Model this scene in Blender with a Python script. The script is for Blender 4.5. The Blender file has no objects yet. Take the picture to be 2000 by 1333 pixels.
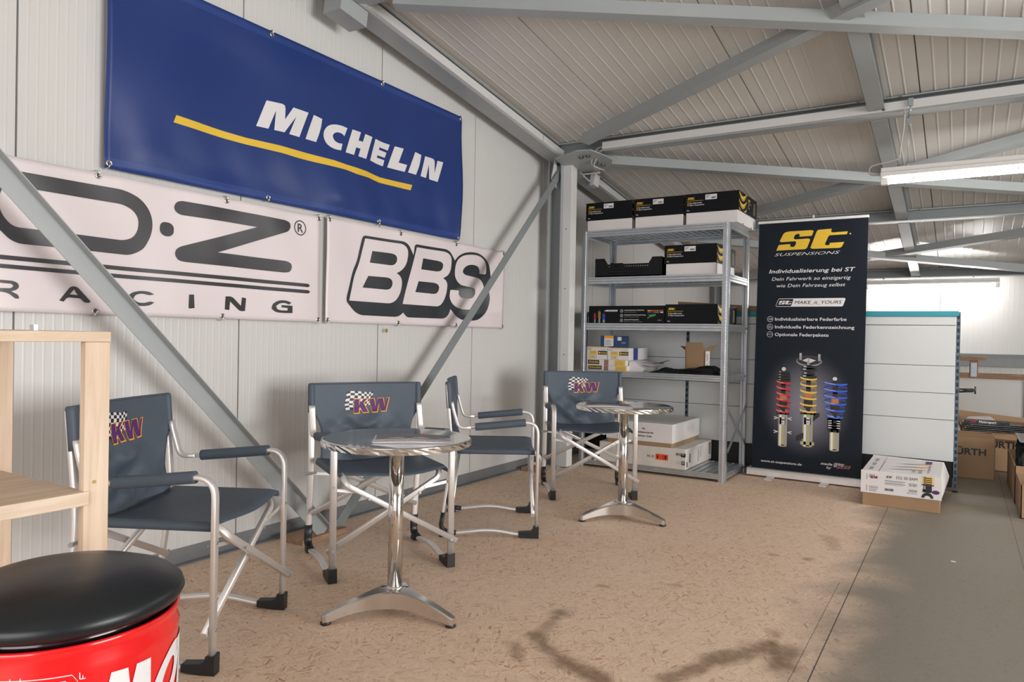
import bpy, bmesh, math, random
from mathutils import Vector, Matrix, Euler
from mathutils.geometry import tessellate_polygon

S = bpy.context.scene
COL = S.collection
random.seed(4)

# ------------------------------------------------------------------ camera
YAW, PIT, ROL = 0.557704, -0.007328, 0.018301
fw = Vector((math.cos(YAW)*math.cos(PIT), math.sin(YAW)*math.cos(PIT), math.sin(PIT)))
r0 = fw.cross(Vector((0, 0, 1))).normalized()
u0 = r0.cross(fw)
rt = r0*math.cos(ROL) + u0*math.sin(ROL)
up = -r0*math.sin(ROL) + u0*math.cos(ROL)
cam_d = bpy.data.cameras.new('camera')
cam = bpy.data.objects.new('camera', cam_d); COL.objects.link(cam)
cam.matrix_world = Matrix(((rt.x, up.x, -fw.x, 0), (rt.y, up.y, -fw.y, 0), (rt.z, up.z, -fw.z, 1.10), (0, 0, 0, 1)))
cam_d.sensor_width = 36.0; cam_d.lens = 1412.2/2000*36
cam_d.clip_start = 0.05; cam_d.clip_end = 100
S.camera = cam

# ------------------------------------------------------------------ view, world, lights
S.view_settings.view_transform = 'Standard'; S.view_settings.look = 'None'
S.view_settings.exposure = 0.74; S.view_settings.gamma = 1.0
S.view_settings.use_curve_mapping = False
W = bpy.data.worlds.new('world'); S.world = W; W.use_nodes = True
bg = W.node_tree.nodes['Background']
bg.inputs[0].default_value = (0.75, 0.86, 1.0, 1); bg.inputs[1].default_value = 0.6

def area_light(name, loc, target, sx, sy, power, color):
    d = bpy.data.lights.new(name, 'AREA'); d.shape = 'RECTANGLE'; d.size = sx; d.size_y = sy
    d.energy = power; d.color = color
    o = bpy.data.objects.new(name, d); COL.objects.link(o)
    o.location = loc
    o.rotation_euler = (Vector(target) - Vector(loc)).to_track_quat('-Z', 'Y').to_euler()
    return o
area_light('right_fill_light', (2.3, -6.45, 1.3), (2.6, 0, 0.0), 3.8, 2.4, 270, (1.0, 0.985, 0.965))  # fill light added in an unseen opening of the right wall
area_light('back_fill_light', (-3.1, -0.1, 1.25), (1.5, 0.6, -0.2), 2.8, 2.3, 65, (1.0, 0.97, 0.94))  # low fill light added behind the viewer, in an unseen opening

# ------------------------------------------------------------------ materials
MATS = {}
def nt(name):
    m = bpy.data.materials.new(name); m.use_nodes = True
    return m, m.node_tree, m.node_tree.nodes['Principled BSDF']
def lk(t, a, b): t.links.new(a, b)
def mat(name, col, rough=0.5, metal=0.0, var=0.0, vscale=8.0, bump=0.0, bscale=60.0, coat=0.0, stretch=None, spec=None, emit=None, sheen=0.0):
    if name in MATS: return MATS[name]
    m, t, b = nt(name)
    c = (col[0], col[1], col[2], 1)
    b.inputs['Base Color'].default_value = c
    b.inputs['Roughness'].default_value = rough
    b.inputs['Metallic'].default_value = metal
    b.inputs['Coat Weight'].default_value = coat
    if spec is not None: b.inputs['Specular IOR Level'].default_value = spec
    if sheen: b.inputs['Sheen Weight'].default_value = sheen
    if emit:
        b.inputs['Emission Color'].default_value = (emit[0], emit[1], emit[2], 1); b.inputs['Emission Strength'].default_value = emit[3]
    tc = t.nodes.new('ShaderNodeTexCoord'); mp = t.nodes.new('ShaderNodeMapping')
    lk(t, tc.outputs['Object'], mp.inputs['Vector'])
    if stretch: mp.inputs['Scale'].default_value = stretch
    if var > 0:
        n = t.nodes.new('ShaderNodeTexNoise'); n.inputs['Scale'].default_value = vscale; n.inputs['Detail'].default_value = 5
        lk(t, mp.outputs[0], n.inputs['Vector'])
        mx = t.nodes.new('ShaderNodeMix'); mx.data_type = 'RGBA'
        mx.inputs[6].default_value = tuple(max(0, x*(1-var)) for x in col)+(1,)
        mx.inputs[7].default_value = tuple(min(1, x*(1+var)) for x in col)+(1,)
        lk(t, n.outputs['Fac'], mx.inputs[0]); lk(t, mx.outputs[2], b.inputs['Base Color'])
    if bump > 0:
        n2 = t.nodes.new('ShaderNodeTexNoise'); n2.inputs['Scale'].default_value = bscale; n2.inputs['Detail'].default_value = 4
        lk(t, mp.outputs[0], n2.inputs['Vector'])
        bp = t.nodes.new('ShaderNodeBump'); bp.inputs['Strength'].default_value = bump; bp.inputs['Distance'].default_value = 0.01
        lk(t, n2.outputs['Fac'], bp.inputs['Height']); lk(t, bp.outputs[0], b.inputs['Normal'])
    MATS[name] = m
    return m

wall_m = mat('wall_panel', (0.62, 0.61, 0.595), 0.38, 0, 0.03, 1.5, spec=0.45)
roof_m = mat('roof_panel', (0.66, 0.635, 0.59), 0.33, 0, 0.03, 1.5, spec=0.5)
gap_m = mat('panel_joint', (0.17, 0.18, 0.18), 0.7)
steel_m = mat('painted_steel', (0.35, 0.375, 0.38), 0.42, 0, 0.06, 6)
steel_dk = mat('painted_steel_shaded', (0.20, 0.22, 0.225), 0.5, 0, 0.06, 6)  # darker copy of the beam paint: recess shade of the webs; also dark trim
duct_m = mat('cable_duct', (0.62, 0.62, 0.61), 0.4, 0, 0.02, 6)
galv_m = mat('galvanised', (0.50, 0.53, 0.56), 0.36, 0.85, 0.18, 14, 0.03, 30)
galvd_m = mat('galvanised_dark', (0.36, 0.40, 0.43), 0.42, 0.8, 0.18, 14)
base_m = mat('kick_rail', (0.22, 0.23, 0.24), 0.45, 0.3, 0.12, 9)
alu_m = mat('aluminium', (0.80, 0.775, 0.76), 0.42, 0.72, 0.04, 30)
chrome_m = mat('polished_steel', (0.74, 0.72, 0.70), 0.10, 1.0, 0.04, 6)
cast_m = mat('polished_cast', (0.70, 0.68, 0.66), 0.2, 1.0, 0.05, 12)
bolt_m = mat('dark_bolt', (0.10, 0.11, 0.12), 0.35, 0.8)
fabric_m = mat('slate_fabric', (0.068, 0.090, 0.120), 0.55, 0, 0.10, 25, 0.10, 500, spec=0.45)
blackp_m = mat('black_plastic', (0.010, 0.011, 0.013), 0.38)
crate_m = mat('crate_plastic', (0.005, 0.006, 0.007), 0.5, spec=0.25)
card_m = mat('cardboard', (0.33, 0.205, 0.115), 0.8, 0, 0.10, 7, 0.03, 40)
cardd_m = mat('cardboard_inside', (0.25, 0.155, 0.085), 0.85, 0, 0.1, 7)
wcard_m = mat('white_card', (0.72, 0.685, 0.675), 0.5, 0, 0.04, 5)
dirty_m = mat('worn_white_card', (0.60, 0.565, 0.52), 0.6, 0, 0.22, 9, 0.1, 25)
boxk_m = mat('black_card', (0.004, 0.005, 0.007), 0.45, spec=0.18)
blue_m = mat('blue_vinyl', (0.011, 0.035, 0.170), 0.33, 0, 0.06, 3, 0.03, 700, spec=0.5)
hem_m = mat('blue_vinyl_hem', (0.020, 0.050, 0.215), 0.36, 0, 0.06, 3)
white_m = mat('white_vinyl', (0.74, 0.665, 0.675), 0.38, 0, 0.03, 3)
ink_m = mat('vinyl_ink', (0.030, 0.029, 0.036), 0.30, spec=0.6)
ink2_m = mat('vinyl_ink_cool', (0.024, 0.030, 0.036), 0.30, spec=0.6)
pw_m = mat('print_white', (0.72, 0.70, 0.71), 0.45)
py_m = mat('print_yellow', (0.78, 0.50, 0.05), 0.45)
by_m = mat('stripe_yellow', (0.74, 0.49, 0.045), 0.4)
pst_m = mat('print_gold', (0.72, 0.46, 0.025), 0.4)
pk_m = mat('print_black', (0.012, 0.012, 0.014), 0.5)
pg_m = mat('print_grey', (0.30, 0.30, 0.31), 0.5)
pp_m = mat('print_purple', (0.085, 0.018, 0.13), 0.6)
po_m = mat('print_orange', (0.85, 0.36, 0.015), 0.6)
pr_m = mat('print_red', (0.62, 0.02, 0.02), 0.45)
pb_m = mat('print_blue', (0.02, 0.10, 0.62), 0.45)
pgr_m = mat('print_green', (0.06, 0.25, 0.05), 0.45)
pol_m = mat('print_olive', (0.40, 0.36, 0.19), 0.4)
prust_m = mat('print_rust', (0.48, 0.16, 0.05), 0.45)
pbr_m = mat('tape_brown', (0.30, 0.16, 0.10), 0.4)
por_m = mat('label_orange', (0.80, 0.075, 0.02), 0.5)
dblue_m = mat('dark_blue_card', (0.008, 0.045, 0.14), 0.35, 0, 0.5, 12)
part_m = mat('partition_white', (0.56, 0.57, 0.565), 0.38, 0, 0.02, 2)
pback_m = mat('partition_black', (0.006, 0.006, 0.007), 0.6)
teal_m = mat('teal_rail', (0.012, 0.24, 0.31), 0.4)
post_m = mat('blue_grey_post', (0.085, 0.115, 0.15), 0.45, 0.2)
red_m = mat('drum_red', (0.72, 0.010, 0.012), 0.16, 0, 0.02, 4, coat=0.3)
leather_m = mat('black_leatherette', (0.0055, 0.008, 0.0105), 0.36, 0, 0.1, 8, 0.02, 420, spec=0.45)
mag_m = mat('magazine_paper', (0.62, 0.60, 0.62), 0.3)
magd_m = mat('magazine_print', (0.06, 0.06, 0.09), 0.3)
magg_m = mat('magazine_grey', (0.33, 0.33, 0.35), 0.3)
foil_m = mat('black_foil', (0.007, 0.009, 0.011), 0.22, 0, 0.1, 10, 0.3, 14)
lamp_m = mat('lamp_housing', (0.72, 0.70, 0.67), 0.4)
cable_m = mat('grey_cable', (0.45, 0.44, 0.42), 0.5)
meshp_m = mat('wire_mesh_white', (0.50, 0.48, 0.45), 0.5)
brass_m = mat('brass', (0.45, 0.33, 0.12), 0.3, 0.9)
rubber_m = mat('dark_drum_top', (0.02, 0.006, 0.008), 0.15, spec=0.6)
tube_m = mat('lamp_tube', (0.9, 0.9, 0.9), 0.4, emit=(1.0, 0.985, 0.95, 52.0))

def wood(name, c1, c2, sc):
    m, t, b = nt(name)
    tc = t.nodes.new('ShaderNodeTexCoord'); mp = t.nodes.new('ShaderNodeMapping'); mp.inputs['Scale'].default_value = sc
    lk(t, tc.outputs['Object'], mp.inputs[0])
    w = t.nodes.new('ShaderNodeTexNoise'); w.inputs['Scale'].default_value = 3.0; w.inputs['Detail'].default_value = 6; w.inputs['Distortion'].default_value = 0.8
    lk(t, mp.outputs[0], w.inputs['Vector'])
    r = t.nodes.new('ShaderNodeValToRGB'); r.color_ramp.elements[0].position = 0.32; r.color_ramp.elements[1].position = 0.68
    r.color_ramp.elements[0].color = c1+(1,); r.color_ramp.elements[1].color = c2+(1,)
    lk(t, w.outputs['Fac'], r.inputs[0]); lk(t, r.outputs[0], b.inputs['Base Color'])
    b.inputs['Roughness'].default_value = 0.55
    MATS[name] = m
    return m
pine_x = wood('pine_board', (0.58, 0.43, 0.30), (0.71, 0.57, 0.44), (1.2, 18, 18))
pine_z = wood('pine_post', (0.60, 0.44, 0.31), (0.72, 0.58, 0.44), (18, 18, 1.0))
brown_y = wood('brown_timber', (0.16, 0.085, 0.045), (0.30, 0.17, 0.09), (14, 1.2, 14))
shim_m = wood('timber_shim', (0.24, 0.14, 0.08), (0.40, 0.25, 0.15), (3, 14, 14))

def floor_material():
    m, t, b = nt('osb_floor')
    N = t.nodes.new
    tc = N('ShaderNodeTexCoord'); OB = tc.outputs['Object']
    def math_(op, a, c=None, clamp=False):
        n = N('ShaderNodeMath'); n.operation = op; n.use_clamp = clamp
        for i, v in enumerate((a, c)):
            if v is None: continue
            if isinstance(v, (int, float)): n.inputs[i].default_value = v
            else: lk(t, v, n.inputs[i])
        return n.outputs[0]
    def mixc(f, a, c, mode='MIX'):
        n = N('ShaderNodeMix'); n.data_type = 'RGBA'; n.blend_type = mode
        for i, v in ((0, f), (6, a), (7, c)):
            if isinstance(v, tuple): n.inputs[i].default_value = v+(1,)
            elif isinstance(v, (int, float)): n.inputs[i].default_value = v
            else: lk(t, v, n.inputs[i])
        return n.outputs[2]
    def noise(vec, s, d=4, dist=0.0):
        n = N('ShaderNodeTexNoise'); n.inputs['Scale'].default_value = s; n.inputs['Detail'].default_value = d; n.inputs['Distortion'].default_value = dist
        lk(t, vec, n.inputs['Vector']); return n.outputs['Fac']
    warp = N('ShaderNodeTexNoise'); warp.inputs['Scale'].default_value = 9; warp.inputs['Detail'].default_value = 2
    lk(t, OB, warp.inputs['Vector'])
    wsub = N('ShaderNodeVectorMath'); wsub.operation = 'MULTIPLY_ADD'
    lk(t, warp.outputs['Color'], wsub.inputs[0]); wsub.inputs[1].default_value = (0.018, 0.018, 0); lk(t, OB, wsub.inputs[2])
    vals = []
    for ang, sx, sy in ((0.15, 24, 150), (0.75, 28, 165), (-0.55, 25, 140), (1.75, 32, 170)):
        mp = N('ShaderNodeMapping'); mp.inputs['Rotation'].default_value = (0, 0, ang); 
        lk(t, wsub.outputs[0], mp.inputs[0])
        mp2 = N('ShaderNodeMapping'); mp2.inputs['Scale'].default_value = (sx, sy, 1); lk(t, mp.outputs[0], mp2.inputs[0])
        v = N('ShaderNodeTexVoronoi'); v.inputs['Scale'].default_value = 1.0; v.voronoi_dimensions = '2D'
        lk(t, mp2.outputs[0], v.inputs['Vector'])
        sp = N('ShaderNodeSeparateColor'); lk(t, v.outputs['Color'], sp.inputs[0])
        vals.append((sp.outputs[0], sp.outputs[1]))
    # the flake that lies on top wins, by its own random height
    col, hgt = vals[0]
    for c2, h2 in vals[1:]:
        top = math_('GREATER_THAN', h2, hgt)
        mixn = N('ShaderNodeMix'); mixn.data_type = 'FLOAT'; lk(t, top, mixn.inputs[0]); lk(t, col, mixn.inputs[2]); lk(t, c2, mixn.inputs[3])
        col = mixn.outputs[0]
        hgt = math_('MAXIMUM', hgt, h2)
    ramp = N('ShaderNodeValToRGB'); e = ramp.color_ramp.elements
    e[0].position = 0.0; e[0].color = (0.38, 0.20, 0.11, 1)
    e[1].position = 1.0; e[1].color = (0.80, 0.61, 0.46, 1)
    for p, c in ((0.08, (0.60, 0.41, 0.285, 1)), (0.3, (0.72, 0.525, 0.385, 1)), (0.7, (0.76, 0.565, 0.42, 1)), (0.9, (0.81, 0.62, 0.475, 1))):
        k = e.new(p); k.color = c
    lk(t, col, ramp.inputs[0])
    fine = noise(OB, 160, 3)
    base = mixc(math_('MULTIPLY', fine, 0.35), ramp.outputs[0], (0.50, 0.35, 0.24))
    fib = noise(OB, 46, 5, 1.6)
    base = mixc(math_('MULTIPLY', math_('SUBTRACT', fib, 0.63, True), 2.6, True), base, (0.42, 0.26, 0.16))
    big = noise(OB, 1.3, 4)
    base = mixc(math_('MULTIPLY', math_('SUBTRACT', big, 0.42, True), 1.3, True), base, (0.74, 0.59, 0.47))
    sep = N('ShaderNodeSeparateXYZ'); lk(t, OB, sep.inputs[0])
    # dirty boards towards the aisle; shade and corner falloff also painted into this darkening
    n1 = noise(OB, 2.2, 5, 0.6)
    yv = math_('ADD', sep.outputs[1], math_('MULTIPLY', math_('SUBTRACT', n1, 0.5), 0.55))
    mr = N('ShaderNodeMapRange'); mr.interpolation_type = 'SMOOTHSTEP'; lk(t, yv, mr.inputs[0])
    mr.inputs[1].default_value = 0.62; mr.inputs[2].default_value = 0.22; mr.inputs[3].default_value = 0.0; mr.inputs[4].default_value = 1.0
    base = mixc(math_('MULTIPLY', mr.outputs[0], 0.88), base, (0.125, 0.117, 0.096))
    # stains where something was spilt
    st = None
    n2 = noise(OB, 9, 6, 0.4)
    flat = N('ShaderNodeVectorMath'); flat.operation = 'MULTIPLY'; lk(t, OB, flat.inputs[0]); flat.inputs[1].default_value = (1, 1, 0)
    def vec(op, a_, b_):
        n = N('ShaderNodeVectorMath'); n.operation = op
        for i_, v_ in enumerate((a_, b_)):
            if isinstance(v_, tuple): n.inputs[i_].default_value = v_
            else: lk(t, v_, n.inputs[i_])
        return n
    for (ax, ay), (bx, by), rad, k in STAINS:
        pa = vec('SUBTRACT', flat.outputs[0], (ax, ay, 0)); ba = (bx-ax, by-ay, 0); L2 = max(1e-6, ba[0]**2+ba[1]**2)
        hh = math_('MULTIPLY', vec('DOT_PRODUCT', pa.outputs[0], ba).outputs['Value'], 1/L2, True)
        sc = N('ShaderNodeVectorMath'); sc.operation = 'SCALE'; sc.inputs[0].default_value = ba; lk(t, hh, sc.inputs['Scale'])
        dd = vec('DISTANCE', pa.outputs[0], sc.outputs[0]).outputs['Value']
        q = math_('ADD', dd, math_('MULTIPLY', math_('SUBTRACT', n2, 0.5), rad*2.4))
        s = N('ShaderNodeMapRange'); s.interpolation_type = 'SMOOTHSTEP'; lk(t, q, s.inputs[0])
        s.inputs[1].default_value = rad*1.3; s.inputs[2].default_value = rad*.1; s.inputs[3].default_value = 0; s.inputs[4].default_value = k
        st = s.outputs[0] if st is None else math_('MAXIMUM', st, s.outputs[0])
    base = mixc(math_('MULTIPLY', st, math_('ADD', 0.55, math_('MULTIPLY', noise(OB, 34, 4), 0.8), True)), base, (0.155, 0.088, 0.042))
    # open joints between the boards
    jt = None
    for y, wd, x0, x1, k in ((0.404, 0.0022, 0, 7, .9), (0.458, 0.0012, 2.2, 3.6, .8), (1.06, 0.0012, 0, 4.2, .28), (-0.275, 0.0018, 0, 8, .8), (2.31, .0012, 0, 6, .3)):
        a = math_('LESS_THAN', math_('ABSOLUTE', math_('SUBTRACT', sep.outputs[1], y)), wd)
        c = math_('MULTIPLY', math_('GREATER_THAN', sep.outputs[0], x0), math_('LESS_THAN', sep.outputs[0], x1))
        a = math_('MULTIPLY', math_('MULTIPLY', a, c), k)
        jt = a if jt is None else math_('MAXIMUM', jt, a)
    base = mixc(jt, base, (0.03, 0.025, 0.02))
    lk(t, base, b.inputs['Base Color'])
    b.inputs['Roughness'].default_value = 0.55
    bp = N('ShaderNodeBump'); bp.inputs['Strength'].default_value = 0.12; bp.inputs['Distance'].default_value = 0.004
    lk(t, col, bp.inputs['Height']); lk(t, bp.outputs[0], b.inputs['Normal'])
    return m
STAINS = [((2.56, 1.345), (2.50, 1.33), .045, .7), ((2.50, 1.33), (2.30, 1.31), .030, .5), ((2.30, 1.31), (2.18, 1.14), .045, .75), ((2.18, 1.14), (2.10, .90), .050, .8), ((2.10, .90), (2.06, .80), .055, .7),
          ((2.20, 1.335), (2.10, 1.26), .030, .5), ((2.25, .79), (2.48, .69), .045, .7), ((2.48, .69), (2.70, .56), .065, .8), ((2.70, .54), (2.56, .50), .075, .85), ((2.84, .58), (2.81, .57), .035, .6),
          ((2.925, 1.336), (2.93, 1.31), .022, .5), ((3.114, 1.095), (3.13, 1.05), .022, .4), ((3.889, .647), (3.91, .63), .030, .6), ((3.853, .809), (3.86, .79), .022, .45), ((3.237, .612), (3.22, .58), .03, .4), ((4.17, .56), (4.40, .62), .05, .35)]
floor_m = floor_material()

def rollup_material():
    m, t, b = nt('rollup_print')
    tc = t.nodes.new('ShaderNodeTexCoord')
    d = t.nodes.new('ShaderNodeVectorMath'); d.operation = 'DISTANCE'
    mp = t.nodes.new('ShaderNodeMapping'); mp.inputs['Scale'].default_value = (0, 1, 0.8)
    lk(t, tc.outputs['Object'], mp.inputs[0]); lk(t, mp.outputs[0], d.inputs[0]); d.inputs[1].default_value = (0, 0.0, 0.60*0.8)
    r = t.nodes.new('ShaderNodeValToRGB'); r.color_ramp.interpolation = 'EASE'
    e = r.color_ramp.elements; e[0].position = 0.02; e[0].color = (0.20, 0.19, 0.23, 1); e[1].position = 0.36; e[1].color = (0.004, 0.0085, 0.016, 1)
    lk(t, d.outputs['Value'], r.inputs[0]); lk(t, r.outputs[0], b.inputs['Base Color'])
    b.inputs['Roughness'].default_value = 0.45; b.inputs['Specular IOR Level'].default_value = 0.2
    return m
roll_m = rollup_material()

# ------------------------------------------------------------------ builders
def root_of(o):
    while o.parent: o = o.parent
    return o
def rigid(o):
    return Matrix.Translation(o.location) @ o.rotation_euler.to_matrix().to_4x4()
def thing(name, label, cat, loc=(0, 0, 0), rotz=0.0, group=None):
    o = bpy.data.objects.new(name, None); COL.objects.link(o)
    o.empty_display_size = 0.1; o.location = loc; o.rotation_euler = Euler((0, 0, rotz))
    o['label'] = label; o['category'] = cat
    if group: o['group'] = group
    return o
def tag(o, label, cat, group=None):
    o['label'] = label; o['category'] = cat
    if group: o['group'] = group
    return o
def dup(o, parent=None, loc=None, rotz=None, label=None):
    c = o.copy(); COL.objects.link(c)
    if parent: c.parent = parent
    if loc is not None: c.location = loc
    if rotz is not None: c.rotation_euler = Euler((0, 0, rotz))
    if label: c['label'] = label
    for ch in o.children: dup(ch, c)
    return c

def fillet(pts, rad, n=6):
    pts = [Vector(p) for p in pts]; out = [pts[0]]
    for i in range(1, len(pts)-1):
        a, b, c = pts[i-1], pts[i], pts[i+1]
        r = rad[i] if isinstance(rad, (list, tuple)) else rad
        d1 = (a-b); d2 = (c-b); l = min(r, d1.length*0.49, d2.length*0.49)
        p, q = b + d1.normalized()*l, b + d2.normalized()*l
        for k in range(n+1):
            s = k/n
            out.append(p*(1-s)**2 + b*2*s*(1-s) + q*s*s)
    out.append(pts[-1])
    return out

def soften(loop, lim=66):
    # rounds the shallow corners of an outline, keeps the sharp ones
    n = len(loop); out = []
    for i in range(n):
        p, q, r = Vector(loop[i-1]), Vector(loop[i]), Vector(loop[(i+1) % n])
        a, b = p-q, r-q
        if a.length < 1e-6 or b.length < 1e-6: continue
        turn = math.degrees(math.pi-a.angle(b))
        if turn > lim or turn < 3: out.append((q.x, q.y)); continue
        l = min(a.length, b.length)*.49; s, e = q+a.normalized()*l, q+b.normalized()*l
        for k in range(6):
            t = k/5; c = s*(1-t)**2+q*2*t*(1-t)+e*t*t; out.append((c.x, c.y))
    return out

class MB:
    def __init__(self): self.v = []; self.f = []; self.m = []; self.s = []
    def add(self, vs, fs, mi=0, smooth=False):
        o = len(self.v); self.v += [Vector(p) for p in vs]
        for q in fs: self.f.append([i+o for i in q]); self.m.append(mi); self.s.append(smooth)
        return self
    def box(self, x0, x1, y0, y1, z0, z1, mi=0):
        vs = [(x, y, z) for x in (x0, x1) for y in (y0, y1) for z in (z0, z1)]
        return self.add(vs, [(0, 1, 3, 2), (4, 6, 7, 5), (0, 4, 5, 1), (2, 3, 7, 6), (0, 2, 6, 4), (1, 5, 7, 3)], mi)
    def bbox(self, x0, x1, y0, y1, z0, z1, b=0.004, mi=0):
        # box with bevelled edges
        bm = bmesh.new()
        vs = [bm.verts.new((x, y, z)) for x in (x0, x1) for y in (y0, y1) for z in (z0, z1)]
        for q in ((0, 1, 3, 2), (4, 6, 7, 5), (0, 4, 5, 1), (2, 3, 7, 6), (0, 2, 6, 4), (1, 5, 7, 3)): bm.faces.new([vs[i] for i in q])
        bmesh.ops.bevel(bm, geom=bm.edges[:], offset=b, segments=2, affect='EDGES', profile=0.5)
        bm.verts.index_update()
        self.add([v.co for v in bm.verts], [[v.index for v in f.verts] for f in bm.faces], mi); bm.free()
        return self
    def prism(self, loop, fn0, fn1, mi=0):
        n = len(loop)
        a = [fn0(*p) for p in loop]; b = [fn1(*p) for p in loop]
        tri = tessellate_polygon([[Vector((p[0], p[1], 0)) for p in loop]])
        fs = [tuple(x) for x in tri] + [tuple(i+n for i in reversed(x)) for x in tri]
        fs += [(i, (i+1) % n, (i+1) % n+n, i+n) for i in range(n)]
        return self.add(a+b, fs, mi)
    def beam(self, p0, p1, w, h, ref=(0, 0, 1), mi=0):
        p0, p1 = Vector(p0), Vector(p1); t = (p1-p0).normalized()
        s = t.cross(Vector(ref)).normalized(); n = s.cross(t)
        vs = [p + s*a + n*c for p in (p0, p1) for a, c in ((-w/2, -h/2), (w/2, -h/2), (w/2, h/2), (-w/2, h/2))]
        return self.add(vs, [(0, 1, 2, 3), (7, 6, 5, 4), (0, 4, 5, 1), (1, 5, 6, 2), (2, 6, 7, 3), (3, 7, 4, 0)], mi)
    def ibeam(self, p0, p1, w, h, tf=0.009, tw=0.007, ref=(0, 0, 1), mi=0, miw=0):
        # p0,p1: centre of the lower flange's underside
        p0, p1 = Vector(p0), Vector(p1); t = (p1-p0).normalized(); s = t.cross(Vector(ref)).normalized(); n = s.cross(t)
        self.beam(p0+n*tf/2, p1+n*tf/2, w, tf, ref, mi); self.beam(p0+n*(h-tf/2), p1+n*(h-tf/2), w, tf, ref, mi)
        return self.beam(p0+n*h/2, p1+n*h/2, tw, h-2*tf, ref, miw)
    def tube(self, path, ra, rb=None, ref=None, n=12, power=2.0, mi=0, caps=True, smooth=True):
        path = [Vector(p) for p in path]; rb = rb or ra; N = len(path); vs = []; fs = []
        prev = None
        for i, p in enumerate(path):
            t = ((path[min(i+1, N-1)] - path[max(i-1, 0)])).normalized()
            if ref is not None: a = Vector(ref)
            elif prev is None: a = Vector((0, 0, 1)) if abs(t.z) < 0.9 else Vector((1, 0, 0))
            else: a = prev
            a = (a - t*a.dot(t)).normalized(); prev = a; b = t.cross(a)
            for k in range(n):
                th = 2*math.pi*(k+0.5)/n; c, s = math.cos(th), math.sin(th)
                if power != 2.0:
                    c = math.copysign(abs(c)**(2/power), c); s = math.copysign(abs(s)**(2/power), s)
                A = ra[i] if isinstance(ra, list) else ra; B = rb[i] if isinstance(rb, list) else rb
                vs.append(p + a*A*c + b*B*s)
        for i in range(N-1):
            for k in range(n):
                fs.append((i*n+k, i*n+(k+1) % n, (i+1)*n+(k+1) % n, (i+1)*n+k))
        self.add(vs, fs, mi, smooth)
        if caps:
            o = len(self.v)-len(vs)
            self.f += [[o+k for k in reversed(range(n))], [o+(N-1)*n+k for k in range(n)]]; self.m += [mi, mi]; self.s += [False, False]
        return self
    def lathe(self, prof, c=(0, 0, 0), n=48, mi=0, smooth=True, cap=True):
        vs = []; fs = []; c = Vector(c); N = len(prof)
        for r, z in prof:
            for k in range(n):
                th = 2*math.pi*k/n; vs.append(c+Vector((r*math.cos(th), r*math.sin(th), z)))
        for i in range(N-1):
            for k in range(n): fs.append((i*n+k, i*n+(k+1) % n, (i+1)*n+(k+1) % n, (i+1)*n+k))
        self.add(vs, fs, mi, smooth)
        if cap:
            o = len(self.v)-len(vs)
            self.f += [[o+k for k in reversed(range(n))], [o+(N-1)*n+k for k in range(n)]]; self.m += [mi, mi]; self.s += [False, False]
        return self
    def disc(self, c, nrm, r, n=12, mi=0, h=0.004, r2=None):
        c = Vector(c); q = Vector(nrm).to_track_quat('Z', 'Y'); r2 = r if r2 is None else r2
        a = [c + q @ Vector((r*math.cos(6.28318*k/n), r*math.sin(6.28318*k/n), 0)) for k in range(n)]
        b = [c + q @ Vector((r2*math.cos(6.28318*k/n), r2*math.sin(6.28318*k/n), h)) for k in range(n)]
        return self.add(a+b, [list(range(n, 2*n)), list(reversed(range(n)))] + [(k, (k+1) % n, (k+1) % n+n, k+n) for k in range(n)], mi)
    def ring(self, c, nrm, r0, r1, n=20, mi=0):
        c = Vector(c); q = Vector(nrm).to_track_quat('Z', 'Y'); pts = []
        for k in range(n+1):
            th = 2*math.pi*k/n; pts.append(c + q @ Vector(((r0+r1)/2*math.cos(th), (r0+r1)/2*math.sin(th), 0)))
        return self.tube(pts, (r1-r0)/2, n=6, mi=mi, caps=False)
    def poly(self, loops, fn, mi=0, step=None):
        if isinstance(loops[0][0], (int, float)): loops = [loops]
        ls = [[Vector((p[0], p[1], 0)) for p in l] for l in loops]
        flat = [p for l in ls for p in l]
        tri = tessellate_polygon(ls)
        if step:
            bm = bmesh.new(); vs = [bm.verts.new(p) for p in flat]
            for x in tri:
                try: bm.faces.new([vs[i] for i in x])
                except ValueError: pass
            for ax in (0, 1):
                lo = min(p[ax] for p in flat); hi = max(p[ax] for p in flat); k = math.floor(lo/step)+1
                while k*step < hi:
                    co = [0, 0, 0]; co[ax] = k*step; no = [0, 0, 0]; no[ax] = 1
                    bmesh.ops.bisect_plane(bm, geom=bm.verts[:]+bm.edges[:]+bm.faces[:], plane_co=co, plane_no=no); k += 1
            bm.verts.index_update()
            self.add([fn(v.co.x, v.co.y) for v in bm.verts], [[v.index for v in f.verts] for f in bm.faces], mi); bm.free()
        else:
            self.add([fn(p.x, p.y) for p in flat], [tuple(x) for x in tri], mi)
        return self
    def rect(self, u0, v0, u1, v1, fn, mi=0):
        return self.add([fn(u0, v0), fn(u1, v0), fn(u1, v1), fn(u0, v1)], [(0, 1, 2, 3)], mi)
    def text(self, body, fn, u, v, height=None, width=None, bold=0.0, shear=0.0, mi=0, spacing=1.0, align='LEFT', step=None):
        # cap height given in metres; width squeezes the line to that length
        cu = bpy.data.curves.new('t', 'FONT'); cu.body = body; cu.size = 1.0; cu.shear = shear; cu.offset = bold; cu.space_character = spacing; cu.resolution_u = 3
        o = bpy.data.objects.new('t', cu); COL.objects.link(o)
        dg = bpy.context.evaluated_depsgraph_get(); dg.update()
        me = bpy.data.meshes.new_from_object(o.evaluated_get(dg))
        bpy.data.objects.remove(o); bpy.data.curves.remove(cu)
        if not me.vertices: return self
        xs = [w.co.x for w in me.vertices]; x0, x1 = min(xs), max(xs)
        sy = height/0.70
        sx = width/(x1-x0) if width else sy
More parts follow.
